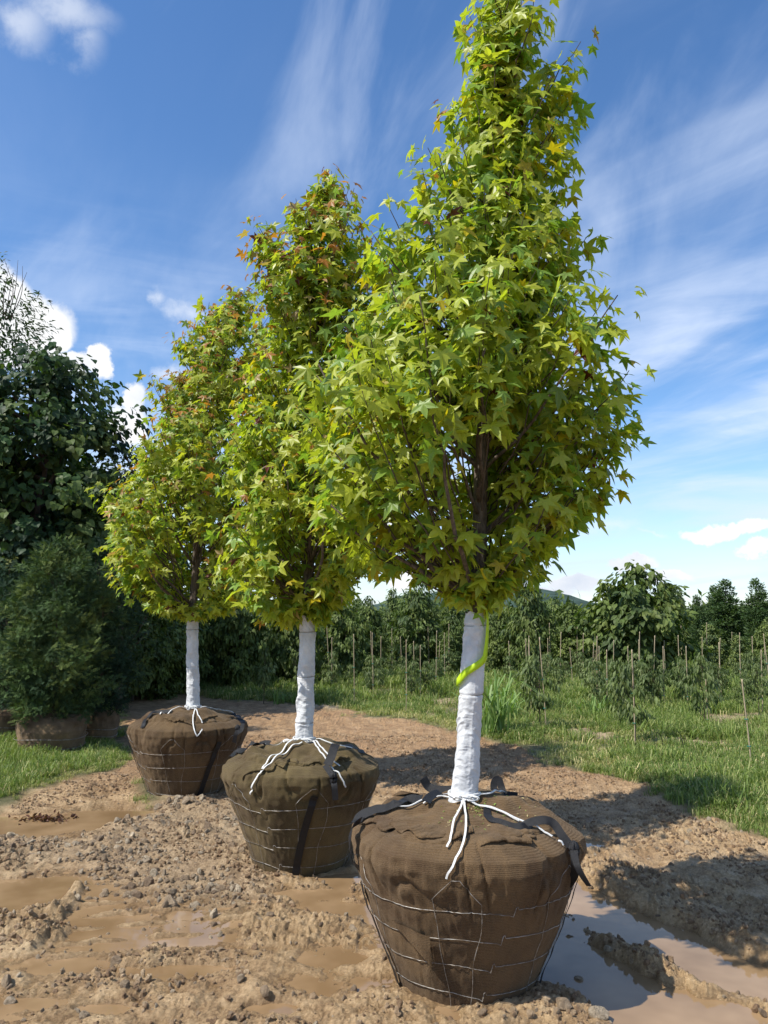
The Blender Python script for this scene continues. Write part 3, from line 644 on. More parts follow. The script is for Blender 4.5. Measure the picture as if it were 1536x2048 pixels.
    for k in sel:
        c = int(np.argmin(((pal - col[k]) ** 2).sum(1))); v = int(rng.integers(0, 6)); key = (v, c)
        if key not in shapes:
            V, Tt = STAR[v]; me = mesh('leaf', V, Tt, False, np.repeat(pal[c][None], len(V), 0)); me.materials.append(M_STAR); shapes[key] = me
        o = bpy.data.objects.new('leaf', shapes[key]); COL.objects.link(o); o.parent = root
        s_ = siz[k]; M = Matrix(((sx[k][0] * s_, tt_[k][0] * s_, nn[k][0] * s_, pos[k][0]), (sx[k][1] * s_, tt_[k][1] * s_, nn[k][1] * s_, pos[k][1]), (sx[k][2] * s_, tt_[k][2] * s_, nn[k][2] * s_, pos[k][2]), (0, 0, 0, 1)))
        o.matrix_local = M
    fo = link('foliage', leaves_mesh('foliage', pos[rest], tip[rest], nrm[rest], siz[rest], col[rest], STAR), M_STAR, root); fo['kind'] = 'stuff'
    # root ball
    na, nt_ = (400, 280) if ti == 0 else (300, 200); aa = np.linspace(0, 2 * math.pi, na, endpoint=False) - math.pi; tt = np.concatenate([np.linspace(0, .60, int(nt_ * .5), endpoint=False), np.linspace(.60, 1, nt_ - int(nt_ * .5))])
    AA, TT = np.meshgrid(aa, tt); V = ball.surf(AA.ravel(), TT.ravel()); i = np.arange(nt_ - 1)[:, None] * na; j = np.arange(na)[None]; j2 = (j + 1) % na
    Q = np.stack([i + j, i + j2, i + na + j2, i + na + j], -1).reshape(-1, 4)
    bo = link('root_ball', mesh('root_ball', V, Q), BUR[ti], root)
    rest_details(ti, root, ball, bo, W, A, hw, rng)
    return root

def rest_details(ti, root, ball, bo, W, A, hw, rng):
    # wire basket: rings with crimps, paired uprights joined in a peak
    f0 = (-.17, -.80, .0)[ti] ; peaks = [f0 + k * 2 * math.pi / 6 for k in range(6)]
    crimp = [(.30, -.10), (-.42, .62), (-.72, .5)][ti]
    for q, z in enumerate((.415, .295, .18, .062)):
        a = np.linspace(-math.pi, math.pi, 361); z_ = z + .006 * np.sin(3 * a + q) ; cr = [crimp[0] - .07 * q * (1 if ti == 0 else -.6) + k * math.pi / 1.5 for k in (-1, 0, 1)]
        off = np.full(361, .004)
        for c0 in cr:
            d = (a - c0 + math.pi) % (2 * math.pi) - math.pi; z_ = z_ + np.where((d > -.35) & (d <= 0), -.020 * (d + .35) / .35, 0) + np.where((d > 0) & (d < .035), .014, 0)
            off = off + .008 * np.exp(-(d / .02) ** 2)
        s = np.interp(z_, PROFILE[:9, 1], PL[:9]); mb = MB(); mb.tube(ball.surf(a, s, off), .0014, 5, cap=False); link('wire_ring', mb.mesh('wire_ring'), WIRE, bo)
    for pk in peaks:
        w = .205; P = [(pk - w * .62, -.04), (pk - w * .82, .18), (pk - w * .93, .30), (pk - w, .455), (pk - .03, .54), (pk + .03, .54), (pk + w, .45), (pk + w * .93, .30), (pk + w * .7, .18), (pk + w * .5, -.04)]
        pts = []
        for (a0, z0), (a1, z1) in zip(P[:-1], P[1:]):
            for t in np.linspace(0, 1, 9)[:-1]: pts.append((a0 + (a1 - a0) * t, z0 + (z1 - z0) * t))
        pts = np.array(pts + [P[-1]]); pts[:, 0] += .01 * np.sin(pts[:, 1] * 23 + pk)
        s = np.interp(pts[:, 1], PROFILE[:9, 1], PL[:9]); mb = MB(); mb.tube(ball.surf(pts[:, 0], s, np.full(len(s), .006)), .0013, 5, cap=False); link('upright_wire', mb.mesh('upright_wire'), WIRE, bo)
    # turned-over hem of the cloth: a thin raised lip with a shaded gap under it
    hems = [[[(714, 1652), (729, 1652), (746, 1649), (764, 1661), (781, 1664), (785, 1650), (802, 1659), (815, 1667), (839, 1676), (859, 1678), (888, 1676)], [(897, 1686), (908, 1684), (923, 1678), (936, 1668), (949, 1664)], [(959, 1695), (987, 1683), (1022, 1681), (1050, 1685), (1058, 1683), (1071, 1669)], [(786, 1588), (800, 1578), (812, 1566), (830, 1563)]],
            [[(486, 1562), (495, 1548), (515, 1543), (546, 1542), (551, 1531), (560, 1534), (570, 1535), (577, 1526), (595, 1529), (613, 1529), (646, 1531)], [(668, 1527), (675, 1522), (683, 1520), (697, 1513)]],
            [[(323, 1438), (340, 1442), (356, 1442), (367, 1446), (383, 1451), (392, 1456)], [(402, 1446), (408, 1442), (420, 1435), (435, 1432)]]][ti]
    for pts in hems:
        n = 90; q = ball.path(pts, n, 0); P = ball.surf(q[:, 0], q[:, 1]); e = np.sin(np.linspace(0, math.pi, n)) ** .4; jit = np.convolve(rng.normal(0, 1, n), np.ones(5) / 5, 'same'); N = ball.normal(q[:, 0], q[:, 1]); O = np.stack([P[:, 0], P[:, 1], 0 * P[:, 0]], 1); O /= np.linalg.norm(O, axis=1)[:, None]; O[:, 2] = -.35
        h = (.017 + .007 * jit)[:, None] * e[:, None]; w = (.012 + .006 * jit)[:, None] * e[:, None]
        rows = [P - O * .055 - N * .004, P - O * .022 + N * h * .55, P + O * w * .3 + N * h, P + O * w + N * h * .78, P + O * w * .7 + N * h * .45, P - O * .010 - N * .006]
        i = (np.arange(5)[:, None] * n + np.arange(n - 1)[None]).ravel(); link('cloth_hem', mesh('cloth_hem', np.vstack(rows), np.stack([i, i + 1, i + n + 1, i + n], 1)), BUR[ti], bo)
    # white cords from the trunk to the peaks
    def cord(pts, off=.012, r=.0045, flat=True):
        q = ball.path(pts, 40, off); s = np.linspace(0, 1, 40); P = ball.surf(q[:, 0], q[:, 1], off + .006 * np.sin(s * math.pi)); N = ball.normal(q[:, 0], q[:, 1])
        P[1:-1] = (P[:-2] + P[1:-1] + P[2:]) / 3
        mb = MB(); mb.ribbon(P, N, r * 1.9, r * .8); link('cord', mb.mesh('cord', False), ROPE, bo)
    cords = [
      [[(926, 1603), (912, 1640), (900, 1685), (893, 1702)], [(928, 1603), (932, 1640), (930, 1685), (915, 1725), (895, 1752)], [(920, 1598), (900, 1594), (868, 1603), (842, 1608), (795, 1618), (752, 1625)], [(918, 1602), (890, 1600), (850, 1612)],
       [(935, 1603), (985, 1622), (1040, 1648), (1103, 1678)], [(940, 1604), (990, 1626), (1035, 1646)], [(1115, 1688), (1128, 1698)], [(950, 1597), (985, 1592), (1012, 1589)], [(1140, 1700), (1148, 1722), (1160, 1745)]],
      [[(602, 1486), (570, 1500), (540, 1520), (522, 1548)], [(604, 1488), (575, 1508), (545, 1528), (520, 1550)], [(600, 1480), (570, 1481), (525, 1482)], [(612, 1484), (640, 1510), (668, 1545)], [(612, 1482), (648, 1505), (668, 1528), (680, 1536)], [(668, 1545), (690, 1572)], [(520, 1550), (506, 1575), (503, 1588)], [(615, 1480), (650, 1487), (705, 1500)], [(600, 1484), (575, 1486), (568, 1481), (590, 1478)]],
      [[(390, 1420), (386, 1440), (388, 1460), (394, 1473)], [(390, 1420), (398, 1436), (405, 1448)], [(402, 1417), (440, 1422), (470, 1430)], [(318, 1436), (340, 1427), (372, 1418)], [(394, 1473), (404, 1463)]],
    ][ti]
    for c in cords: cord(c)
    # knot of cord round the trunk foot
    a = np.linspace(0, 4 * math.pi, 60); h = .745 * ball.k * ball.zs; c0 = A(np.array([h]))[0]
    P = np.stack([c0[0] + .073 * np.cos(a), c0[1] + .073 * np.sin(a), c0[2] - .004 + .004 * a / 3 + .004 * np.sin(a * 2.3)], 1); mb = MB(); mb.tube(P, .0048, 6)
    for k in range(4):
        t = np.linspace(0, 2 * math.pi, 20); o = np.array([c0[0] + (.03 - .02 * k), c0[1] - .078, c0[2] + .002]); mb.tube(np.stack([o[0] + .028 * np.cos(t + k), o[1] - .008 * np.sin(2 * t), o[2] + .010 * np.sin(t)], 1), .0045, 5)
    link('cord_knot', mb.mesh('cord_knot'), ROPE, root)
    # webbing straps
    def strap(name, pts, w=.034, off=.010, n=50, lift=0.0):
        q = ball.path(pts, n, off); s = np.linspace(0, 1, n); P = ball.surf(q[:, 0], q[:, 1], off + lift * np.sin(s * math.pi)); N = ball.normal(q[:, 0], q[:, 1]) + [-.1, -.75, 0]; N /= np.linalg.norm(N, axis=1)[:, None]
        for _ in range(3): P[1:-1] = (P[:-2] + P[1:-1] * 2 + P[2:]) / 4
        mb = MB(); mb.ribbon(P, N, w * (1 + .15 * np.sin(s * 9)), .002); return link(name, mb.mesh(name, False), STRAP, bo)
    def free(name, pts, w=.034, n=40, twist=0.0, nrm0=(0, -1, .3)):      # pts: (px, py, depth)
        sh_ = (.10, .12, .27)[ti]; P = smooth_path([W(p[0], p[1], p[2] - sh_) for p in pts], n); t = np.linspace(0, 1, n); N = np.array([nrm0] * n, float); T = np.gradient(P, axis=0); T /= np.linalg.norm(T, axis=1)[:, None]
        S = np.cross(T, N); N = N * np.cos(twist * t)[:, None] + S * np.sin(twist * t)[:, None]
        mb = MB(); mb.ribbon(P, N, w, .002); return link(name, mb.mesh(name, False), STRAP, bo)
    def side_strap(a0, a1, w=.036, z0=.50):
        t = np.linspace(0, 1, 40); a = a0 + (a1 - a0) * t; z = z0 + (-.03 - z0) * t; s = np.interp(z, PROFILE[:9, 1], PL[:9]); P = ball.surf(a, s, np.full(40, .012)); mb = MB(); mb.ribbon(P, ball.normal(a, s), w, .002); link('strap', mb.mesh('strap', False), STRAP, bo)
    def knot(p, r=.026):
        mb = MB(); P0 = W(p[0], p[1], p[2] - (.10, .12, .27)[ti])
        for k in range(3):
            t = np.linspace(0, 2 * math.pi, 14); ph = k * 1.1; mb.tube(P0 + np.stack([r * .55 * np.cos(t) * math.cos(ph), r * .5 * np.cos(t) * math.sin(ph), r * np.sin(t)], 1), .009, 6)
        link('strap_knot', mb.mesh('strap_knot'), STRAP, bo)
    if ti == 0:
        strap('strap', [(846, 1604), (822, 1609), (795, 1617), (762, 1628), (725, 1640), (712, 1652)], .052, .014, 60, .012)
        free('strap', [(722, 1640, 3.80), (706, 1652, 3.72), (700, 1672, 3.66), (700, 1700, 3.66), (706, 1722, 3.68), (722, 1742, 3.68)], .034, nrm0=(-1, -.3, .3)); side_strap(-1.30, -1.22, .036, .42)
        free('strap', [(1010, 1655, 3.62), (1040, 1652, 3.60), (1062, 1644, 3.58), (1090, 1640, 3.58), (1108, 1648, 3.58), (1122, 1668, 3.56), (1140, 1692, 3.54)], .036, twist=.9, nrm0=(.2, -.5, .8))
        strap('strap', [(972, 1618), (975, 1636), (1000, 1645), (1040, 1657), (1058, 1652)], .030, .008); knot((1148, 1700, 3.52), .030)
        free('strap', [(1148, 1700, 3.50), (1150, 1725, 3.49), (1148, 1752, 3.52), (1130, 1775, 3.58), (1118, 1782, 3.62)], .034, nrm0=(-.5, -1, 0)); free('strap_tail', [(1148, 1705, 3.49), (1154, 1730, 3.46), (1165, 1752, 3.45), (1178, 1772, 3.45)], .028, twist=.8, nrm0=(-.3, -1, .1)); side_strap(1.18, 1.12, .040, .45)
        free('strap_tail', [(846, 1556, 4.02), (858, 1574, 4.02), (880, 1580, 4.0), (905, 1580, 3.98)], .042, nrm0=(.2, -.9, .4)); free('strap_tail', [(852, 1603, 3.78), (862, 1592, 3.84), (880, 1584, 3.9)], .042, nrm0=(.1, -.6, .8))
        free('strap_loop', [(1000, 1592, 4.0), (988, 1578, 4.02), (990, 1562, 4.03), (998, 1560, 4.03), (1003, 1575, 4.02), (1010, 1588, 4.0), (1035, 1592, 3.98)], .034, nrm0=(0, -1, .2)); free('strap', [(1000, 1590, 3.98), (1020, 1596, 3.95), (1040, 1600, 3.95)], .036, nrm0=(0, -.4, 1))
    elif ti == 1:
        strap('strap', [(545, 1481), (522, 1482), (500, 1488), (480, 1498), (462, 1512)], .046, .012, 40, .01)
        free('strap', [(655, 1530, 5.06), (663, 1512, 5.10), (668, 1496, 5.16), (672, 1488, 5.2)], .055, nrm0=(-.1, -.9, .4)); free('strap', [(650, 1530, 5.05), (662, 1548, 5.0), (668, 1560, 4.98)], .034, nrm0=(0, -.9, .3)); knot((667, 1556, 4.97), .030)
        free('strap', [(667, 1560, 4.965), (669, 1575, 4.95), (671, 1600, 4.955)], .036, nrm0=(0, -1, .1)); side_strap(.26, -.02, .045, .50)
        strap('strap', [(690, 1496), (712, 1500), (730, 1508)], .034, .012)
    else:
        strap('strap', [(345, 1424), (318, 1428), (300, 1436), (288, 1448), (283, 1462)], .034, .012, 40, .01); side_strap(-1.25, -1.2, .04, .48); side_strap(.80, .55, .045, .50); knot((475, 1458, 7.2), .030)
        strap('strap', [(463, 1429), (478, 1438), (484, 1450)], .04, .012); free('strap', [(486, 1447, 7.22), (482, 1460, 7.15), (472, 1468, 7.14), (468, 1485, 7.16)], .036)
    # trunk wrap with crumpled sleeve
    hb = .715 * ball.k * ball.zs; nz_, na_ = 330, 84; hh = np.linspace(hb, hw, nz_); aa = np.linspace(0, 2 * math.pi, na_, endpoint=False); C = A(hh); f = (hh - hb) / (hw - hb)
    HH, AA = np.meshgrid(hh, aa, indexing='ij'); FF = (HH - hb) / (hw - hb); rb = np.interp(hh, [hb, hb + .05, hb + .25, hw], [.062, .057, .0535, .051]) * (1.02 if ti == 0 else 1.04)
    crumple = (1 - ss(.30, .62, FF)) * .8 + .28; dz = HH + .014 * np.sin(AA * 1 + 2) + .02 * vn(AA * 1.3, HH * 5, 400 + ti)
    q = .0042 * bil(np.cos(AA) * 1.6 + 3, dz * 34 + np.sin(AA) * 1.6, 410 + ti, 3) * crumple + .006 * vn(np.cos(AA) * 1.6, HH * 16 + np.sin(AA) * 1.6, 420 + ti) + .0026 * vn(np.cos(AA) * 3 + HH * 22, dz * 50 + np.sin(AA) * 3, 425 + ti)
    q = q + .003 * np.exp(-((AA - 4.9) / .035) ** 2)
    tw = [W(0, y)[2] for y in TREES[ti]['twine']]
    for h in tw: q = q - .005 * np.exp(-((HH - h) / .006) ** 2) + .003 * np.exp(-((HH - h) / .03) ** 2)
    RRr = rb[:, None] + q; V = np.stack([C[:, 0][:, None] + RRr * np.cos(AA), C[:, 1][:, None] + RRr * np.sin(AA), HH], -1)
    V[-3:, :, 2] += .006 * np.sin(aa * 5)[None]; i = np.arange(nz_ - 1)[:, None] * na_; j = np.arange(na_)[None]; j2 = (j + 1) % na_
    wo = link('trunk_wrap', mesh('trunk_wrap', V.reshape(-1, 3), np.stack([i + j, i + j2, i + na_ + j2, i + na_ + j], -1).reshape(-1, 4)), WRAP, root)
    for h in tw:
        c = A(np.array([h]))[0]; t = np.linspace(0, 2 * math.pi, 40); r_ = np.interp(h, hh, rb) + .0008; mb = MB(); mb.tube(np.stack([c[0] + r_ * np.cos(t), c[1] + r_ * np.sin(t), h + .003 * np.sin(t + 1)], 1), .0016, 5, cap=False); link('twine', mb.mesh('twine'), TWINE, wo)
    # ribbons
    lime = np.array([.60, .80, .03])
    if ti < 2:
        c = lambda h: A(np.array([h]))[0]; P = []; N = []
        if ti == 0: seq = [(-.55, W(0, 1196)[2], .058), (.1, W(0, 1204)[2], .052), (.75, W(0, 1225)[2], .066), (.85, W(0, 1262)[2], .070), (.78, W(0, 1300)[2], .070), (.62, W(0, 1314)[2], .071), (.1, W(0, 1326)[2], .071), (-.55, W(0, 1338)[2], .072), (-1.25, W(0, 1356)[2], .072), (-2.2, W(0, 1362)[2], .072)]
        else: seq = [(-1.3, W(0, 1248)[2], .066), (-1.1, W(0, 1240)[2], .066), (-.4, W(0, 1222)[2], .060), (.0, W(0, 1216)[2], .057), (.5, W(0, 1224)[2], .062), (1.1, W(0, 1240)[2], .066), (1.2, W(0, 1262)[2], .066)]
        q = smooth_path(np.array(seq), 70)
        for a, h, r in q: P.append(c(h) + [math.sin(a) * r, -math.cos(a) * r, 0]); N.append((math.sin(a), -math.cos(a), .05))
        w = np.interp(np.linspace(0, 1, 70), [0, .2, .45, 1], [.014, .016, .030, .034]); mb = MB(); mb.ribbon(P, N, w, .0012, c=lime); link('ribbon', mb.mesh('ribbon'), LIME, root)
    # loose clippings and flap on the near ball
    if ti == 0:
        n = 150; a = rng.normal(.7, 1.0, n); t = rng.uniform(.74, .97, n); P = ball.surf(a, t, np.full(n, .003)); k = 60; a2 = rng.normal(.55, .25, k); t2 = rng.normal(.93, .02, k); P = np.vstack([P, ball.surf(a2, np.clip(t2, 0, 1), np.full(k, .005))])
        colr = np.where(rng.random((n + k, 1)) < .55, [[.30, .42, .10]], [[.50, .42, .22]]); link('clippings', leaves_mesh('clippings', P, rng.normal(0, 1, P.shape) * [1, 1, .2], np.tile([0, 0, 1.], (len(P), 1)) + rng.normal(0, .3, P.shape), rng.uniform(.008, .022, len(P)), colr, LANCE), M_BLADE, bo)['kind'] = 'stuff'
        a0, z0 = -.86, .335; pts = [ball.surf(np.array([a0 + u * .42]), np.array([ball.sz(z0 - .03 * u - v * .11 * u)]), np.array([.010 + .022 * v * u + .003 * math.sin(9 * u)]))[0] for u in np.linspace(0, 1, 12) for v in np.linspace(0, 1, 8)]
        i = (np.arange(11)[:, None] * 8 + np.arange(7)[None]).ravel(); link('torn_flap', mesh('torn_flap', pts, np.stack([i, i + 1, i + 9, i + 8], 1)), BUR[0], bo)
        mb = MB(); e = np.array(pts[-8:])
        for k in range(26):
            p = e[int(rng.integers(2, 8))] + rng.normal(0, .004, 3); mb.tube(smooth_path([p, p + [rng.normal(0, .006), -.004, -.018], p + [rng.normal(0, .012), -.002, -.040 - rng.random() * .02]], 6), .0008, 3, cap=False)
        link('frayed_threads', mb.mesh('frayed_threads'), BUR[0], bo)['kind'] = 'stuff'
for ti in range(3): build_tree(ti)

# ------------------------------------------------------------------ other trees
def crown_leaves(rng, n_sh, per, prof, leaf, cols, droop=.6, spread=.25, axis=lambda h: np.zeros((len(h), 2)), lumps=None):
    """prof: list of (height, radius). Shoots spread in the crown, leaves round each shoot."""
    prof = np.array(prof, float); hs = np.linspace(prof[0, 0], prof[-1, 0], 200); rr = np.interp(hs, prof[:, 0], prof[:, 1]); cdf = np.cumsum(rr ** 1.3 + .02); cdf /= cdf[-1]
    h = np.interp(rng.random(n_sh), cdf, hs); ph = rng.random(n_sh) * 2 * math.pi; u = rng.random(n_sh) ** .40; lob = 1 + .18 * np.sin(3 * ph + h * 3.1) + .13 * np.sin(5 * ph - h * 6) + .10 * np.sin(8 * ph + h * 9)
    r = np.interp(h, prof[:, 0], prof[:, 1]) * u * lob * rng.uniform(.82, 1.06, n_sh); a = axis(h); C = np.stack([a[:, 0] + r * np.cos(ph), a[:, 1] + r * np.sin(ph), h], 1)
    k = np.repeat(np.arange(n_sh), per); n = len(k); off = rng.normal(0, 1, (n, 3)); off /= np.linalg.norm(off, axis=1)[:, None]; off *= (rng.random(n) ** .5 * spread)[:, None] * [1, 1, .75]
    P = C[k] + off; d = np.stack([np.cos(ph), np.sin(ph), 0 * ph], 1)[k]
    tip = d * .6 + off / spread * .5 + [0, 0, -droop] + rng.normal(0, .35, (n, 3)); nr = d * .5 + off / spread * .4 + [0, 0, .65] + rng.normal(0, .35, (n, 3))
    cols = np.array(cols); cc = cols[rng.integers(0, len(cols), n_sh)][k] * rng.uniform(.7, 1.25, (n, 1)); return P, tip, nr, leaf * rng.uniform(.7, 1.25, n), cc, C
def trunk_mesh(rng, h, r, C=None, nb=10, bare=.0, lean=(0, 0), k=8):
    mb = MB(); z = np.linspace(-.05, h, 12); P = np.stack([lean[0] * z / h + .02 * h * np.sin(z * 1.3 + rng.random() * 6) * z / h, lean[1] * z / h + .015 * h * np.sin(z * 1.9) * z / h, z], 1); mb.tube(P, np.linspace(r, r * .15, 12), k)
    if C is not None:
        for j in rng.choice(len(C), min(nb, len(C)), replace=False):
            c = C[j]; h0 = max(.25 * h * .6, c[2] - (.4 + .7 * rng.random()) * np.hypot(c[0], c[1]) - .1); h0 = min(h0, h * .92); p0 = np.array([np.interp(h0, z, P[:, 0]), np.interp(h0, z, P[:, 1]), h0]); mid = p0 * .45 + c * .55 + [0, 0, -.08]
            mb.tube(smooth_path([p0, mid, c], 7), np.linspace(r * .38, r * .08, 7), 5, cap=False)
    return mb.mesh('trunk')
def crown_mesh(rng, templ, **kw):
    P, t, n, s, c, C = crown_leaves(rng, **kw); return leaves_mesh('crown', P, t, n, s, c, templ), C
GREENS = [(.085, .125, .032), (.115, .16, .038), (.065, .10, .032), (.145, .185, .05)]
OLIVES = [(.12, .16, .045), (.16, .20, .055), (.09, .13, .045)]
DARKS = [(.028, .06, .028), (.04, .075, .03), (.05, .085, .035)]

KINDS = {}
def kind(name, rng_seed, templ, prof, n_sh, per, leaf, cols, droop, spread, th, tr, mat=None, nb=14):
    rng = np.random.default_rng(rng_seed); cm, C = crown_mesh(rng, templ, n_sh=n_sh, per=per, prof=prof, leaf=leaf, cols=cols, droop=droop, spread=spread); KINDS[name] = (cm, trunk_mesh(rng, th, tr, C, nb), mat or M_LEAF)
# unit: real metres for a 3.4 m tree
kind('round', 11, OVATE, [(.35, .35), (.9, 1.15), (1.7, 1.45), (2.4, 1.25), (3.0, .75), (3.4, .15)], 230, 22, .20, GREENS, .7, .26, 2.9, .06)
kind('loose', 12, LANCE, [(.25, .4), (.9, .95), (1.7, 1.0), (2.5, .65), (3.1, .30), (3.5, .06)], 210, 24, .21, GREENS, .7, .24, 3.1, .05)
kind('bushy', 13, OVATE, [(.1, .6), (.7, 1.0), (1.5, 1.05), (2.2, .8), (2.9, .3), (3.1, .08)], 200, 24, .15, [(.11, .15, .038), (.15, .195, .045), (.08, .115, .032)], .5, .24, 2.6, .05)
kind('column', 14, LANCE, [(.2, .30), (1.0, .42), (2.2, .38), (2.9, .22), (3.4, .05)], 300, 28, .12, [(.06, .105, .038), (.08, .125, .042)], -.6, .16, 3.2, .04)
kind('twin', 15, LANCE, [(.2, .45), (1.0, .60), (2.0, .50), (2.8, .26), (3.4, .04)], 260, 24, .14, GREENS, .5, .20, 3.2, .045)
kind('olive', 16, OVATE, [(.1, .5), (.8, .8), (1.6, .75), (2.3, .5), (2.9, .1)], 170, 22, .14, OLIVES, .4, .22, 2.5, .04)
def place_tree(k, px, top, depth, wscale, label, group='trees along the far side of the field', name='field_tree', rz=None):
    d = ray(px, top); x = d[0] / d[1] * depth; h = CAM_H + d[2] / d[1] * depth; g = tz(x, depth); s = (h - g) / 3.45
    o = empty(name, (x, depth, g - .03), label, 'tree', group, rz if rz is not None else random.random() * 6.28); cm, tm, mt = KINDS[k]
    o.scale = (s * wscale, s * wscale, s); link('trunk', tm, TWIG, o); link('crown', cm, mt, o); return o
L_ = [
 ('round', 1270, 1126, 19, 1.12, 'big dark round-headed tree with long drooping leaves, behind the staked saplings at right'),
 ('loose', 1052, 1140, 20, .80, 'loose upright tree with a pointed leafy top, just right of the near trunk'),
 ('bushy', 1135, 1184, 22, .95, 'bushy tree between the pointed tree and the big round-headed tree'),
 ('bushy', 1180, 1205, 24, .8, 'low bushy tree tucked against the left edge of the big round-headed tree'),
 ('twin', 1357, 1176, 26, .8, 'narrow tree peeping over the right shoulder of the round-headed tree'),
 ('column', 1393, 1190, 24, .95, 'short dark column-shaped tree right of the round-headed tree'),
 ('olive', 1420, 1225, 21, 1.0, 'yellowish green tree below the dark columns'),
 ('column', 1447, 1160, 24, 1.45, 'tall dark column-shaped tree, bulkiest of the columns at right'),
 ('column', 1428, 1172, 25.5, 1.0, 'dark column-shaped tree pressed against the left of the bulkiest column'),
 ('column', 1484, 1206, 25, .9, 'thin column-shaped tree between the two tallest columns'),
 ('column', 1513, 1158, 23, 1.15, 'rightmost tall column-shaped tree with a pointed tip'),
 ('olive', 1475, 1250, 20, .9, 'olive green shrubby tree at the foot of the columns'),
 ('bushy', 1530, 1220, 20, .8, 'shrubby tree cut by the right edge of the picture'),
 ('bushy', 1000, 1198, 21, .75, 'bushy tree directly behind the lime ribbon of the near trunk'),
 ('twin', 905, 1186, 20, 1.0, 'narrow tree just left of the near wrapped trunk'),
 ('bushy', 955, 1200, 24, .8, 'bushy tree hidden behind the near wrapped trunk'),
 ('loose', 838, 1150, 21, .95, 'tallest leafy tree in the gap between the near and middle trunks'),
 ('twin', 785, 1172, 23, .85, 'slim pointed tree in the gap between the near and middle trunks'),
 ('bushy', 875, 1192, 23, .8, 'bushy tree right of the tallest tree in the gap'),
 ('loose', 735, 1190, 20, .95, 'dark tree at the left side of the gap between near and middle trunks'),
 ('round', 690, 1200, 18, .8, 'dense dark tree right behind the middle trunk'),
]
for a in L_: place_tree(*a)
HEDGE = {640: 'seen just right of the middle trunk', 585: 'seen just left of the middle trunk', 530: 'behind the dark gappy sapling', 480: 'midway between far and middle trunks', 425: 'seen just right of the far trunk', 370: 'seen just left of the far trunk', 320: 'behind the low sapling left of the far trunk', 275: 'right of the balled conifers', 610: 'taller one standing back behind the middle trunk', 450: 'standing back between far and middle trunks', 340: 'standing back behind the far trunk', 240: 'half hidden by the balled conifers', 190: 'hidden behind the balled conifers'}
for px, top, dep, k, w in [(640, 1185, 20, 'round', .7), (585, 1180, 17, 'round', .75), (530, 1190, 19, 'bushy', .95), (480, 1180, 16.5, 'round', .7), (425, 1185, 18, 'bushy', 1.0), (370, 1180, 16, 'round', .7), (320, 1175, 15, 'bushy', .9), (275, 1165, 14.5, 'round', .7), (610, 1195, 23, 'bushy', 1.1), (450, 1175, 22, 'round', .8), (340, 1170, 20, 'round', .8), (240, 1150, 17, 'round', .9), (190, 1140, 19, 'round', .9)]:
    place_tree(k, px, top, dep, w, 'dark tree of the hedge-like row, ' + HEDGE[px])
for px, top, dep, k, w in [(1090, 1200, 30, 'twin', 1.0), (1215, 1190, 30, 'bushy', 1.0), (1330, 1195, 31, 'bushy', 1.0), (1405, 1212, 32, 'column', 1.3), (1465, 1208, 33, 'column', 1.3), (1500, 1212, 32, 'twin', 1.0), (870, 1200, 31, 'bushy', 1.1), (810, 1200, 30, 'twin', 1.1), (930, 1205, 32, 'bushy', 1.2), (1025, 1208, 33, 'bushy', 1.2), (1160, 1205, 33, 'bushy', 1.2), (760, 1205, 30, 'bushy', 1.1), (710, 1195, 31, 'round', .9), (1560, 1205, 28, 'bushy', 1.2), (1640, 1190, 26, 'round', 1.0), (1110, 1192, 27, 'loose', 1.0), (1345, 1188, 28, 'loose', .9), (1375, 1200, 27, 'bushy', 1.0), (1432, 1200, 29, 'bushy', 1.1), (1500, 1190, 28, 'bushy', .9), (985, 1196, 28, 'loose', 1.0), (860, 1188, 27, 'bushy', 1.0), (800, 1190, 28, 'loose', 1.0)]:
    place_tree(k, px, top, dep, w, 'green tree in the second line behind the field trees', 'second line of trees behind the field trees')
def far_wood():
    rng = np.random.default_rng(5); n = 9000; x = rng.uniform(-60, 70, n); y = 38 + rng.random(n) * 8; h = rng.random(n) ** .6 * (2.1 + .5 * np.sin(x * .9) + .3 * np.sin(x * 2.3)); P = np.stack([x, y, h + .1], 1)
    c = np.array(GREENS)[rng.integers(0, 4, n)] * rng.uniform(.7, 1.2, (n, 1)); tag(link('far_wood', leaves_mesh('far_wood', P, rng.normal(0, 1, (n, 3)) - [0, 0, .5], rng.normal(0, .5, (n, 3)) + [0, -.6, .6], rng.uniform(.3, .7, n), c, LANCE), M_LEAF), 'low dark mass of woodland closing the far edge of the field', 'woodland', kind='stuff')
far_wood()

# ---- left side: large-leaved tree, tall loose tree, maples, conifers
def solo(name, px, depth, top, prof, templ, n_sh, per, leaf, cols, droop, spread, label, mat=None, tr=.09, cat='tree', seed=1, nb=22, axis=None):
    rng = np.random.default_rng(seed); d = ray(px, top); x = d[0] / d[1] * depth; h = CAM_H + d[2] / d[1] * depth; g = tz(x, depth); H = h - g
    pr = [(a * H, b) for a, b in prof]; kw = dict(n_sh=n_sh, per=per, prof=pr, leaf=leaf, cols=cols, droop=droop, spread=spread)
    o = empty(name, (x, depth, g - .03), label, cat); cm, C = crown_mesh(rng, templ, **kw); link('trunk', trunk_mesh(rng, H * .9, tr, C, nb), TWIG, o); link('crown', cm, mat or M_LEAF, o); return o, H
solo('large_leaved_tree', 95, 12.6, 705, [(.12, .9), (.35, 1.5), (.55, 1.75), (.78, 1.55), (.92, 1.05), (1.0, .3)], HEART, 300, 46, .118, [(.035, .07, .025), (.055, .10, .03), (.025, .052, .022), (.09, .13, .035)], .55, .36, 'tall dark tree with very big heart-shaped leaves at left', tr=.11, seed=21, nb=40)
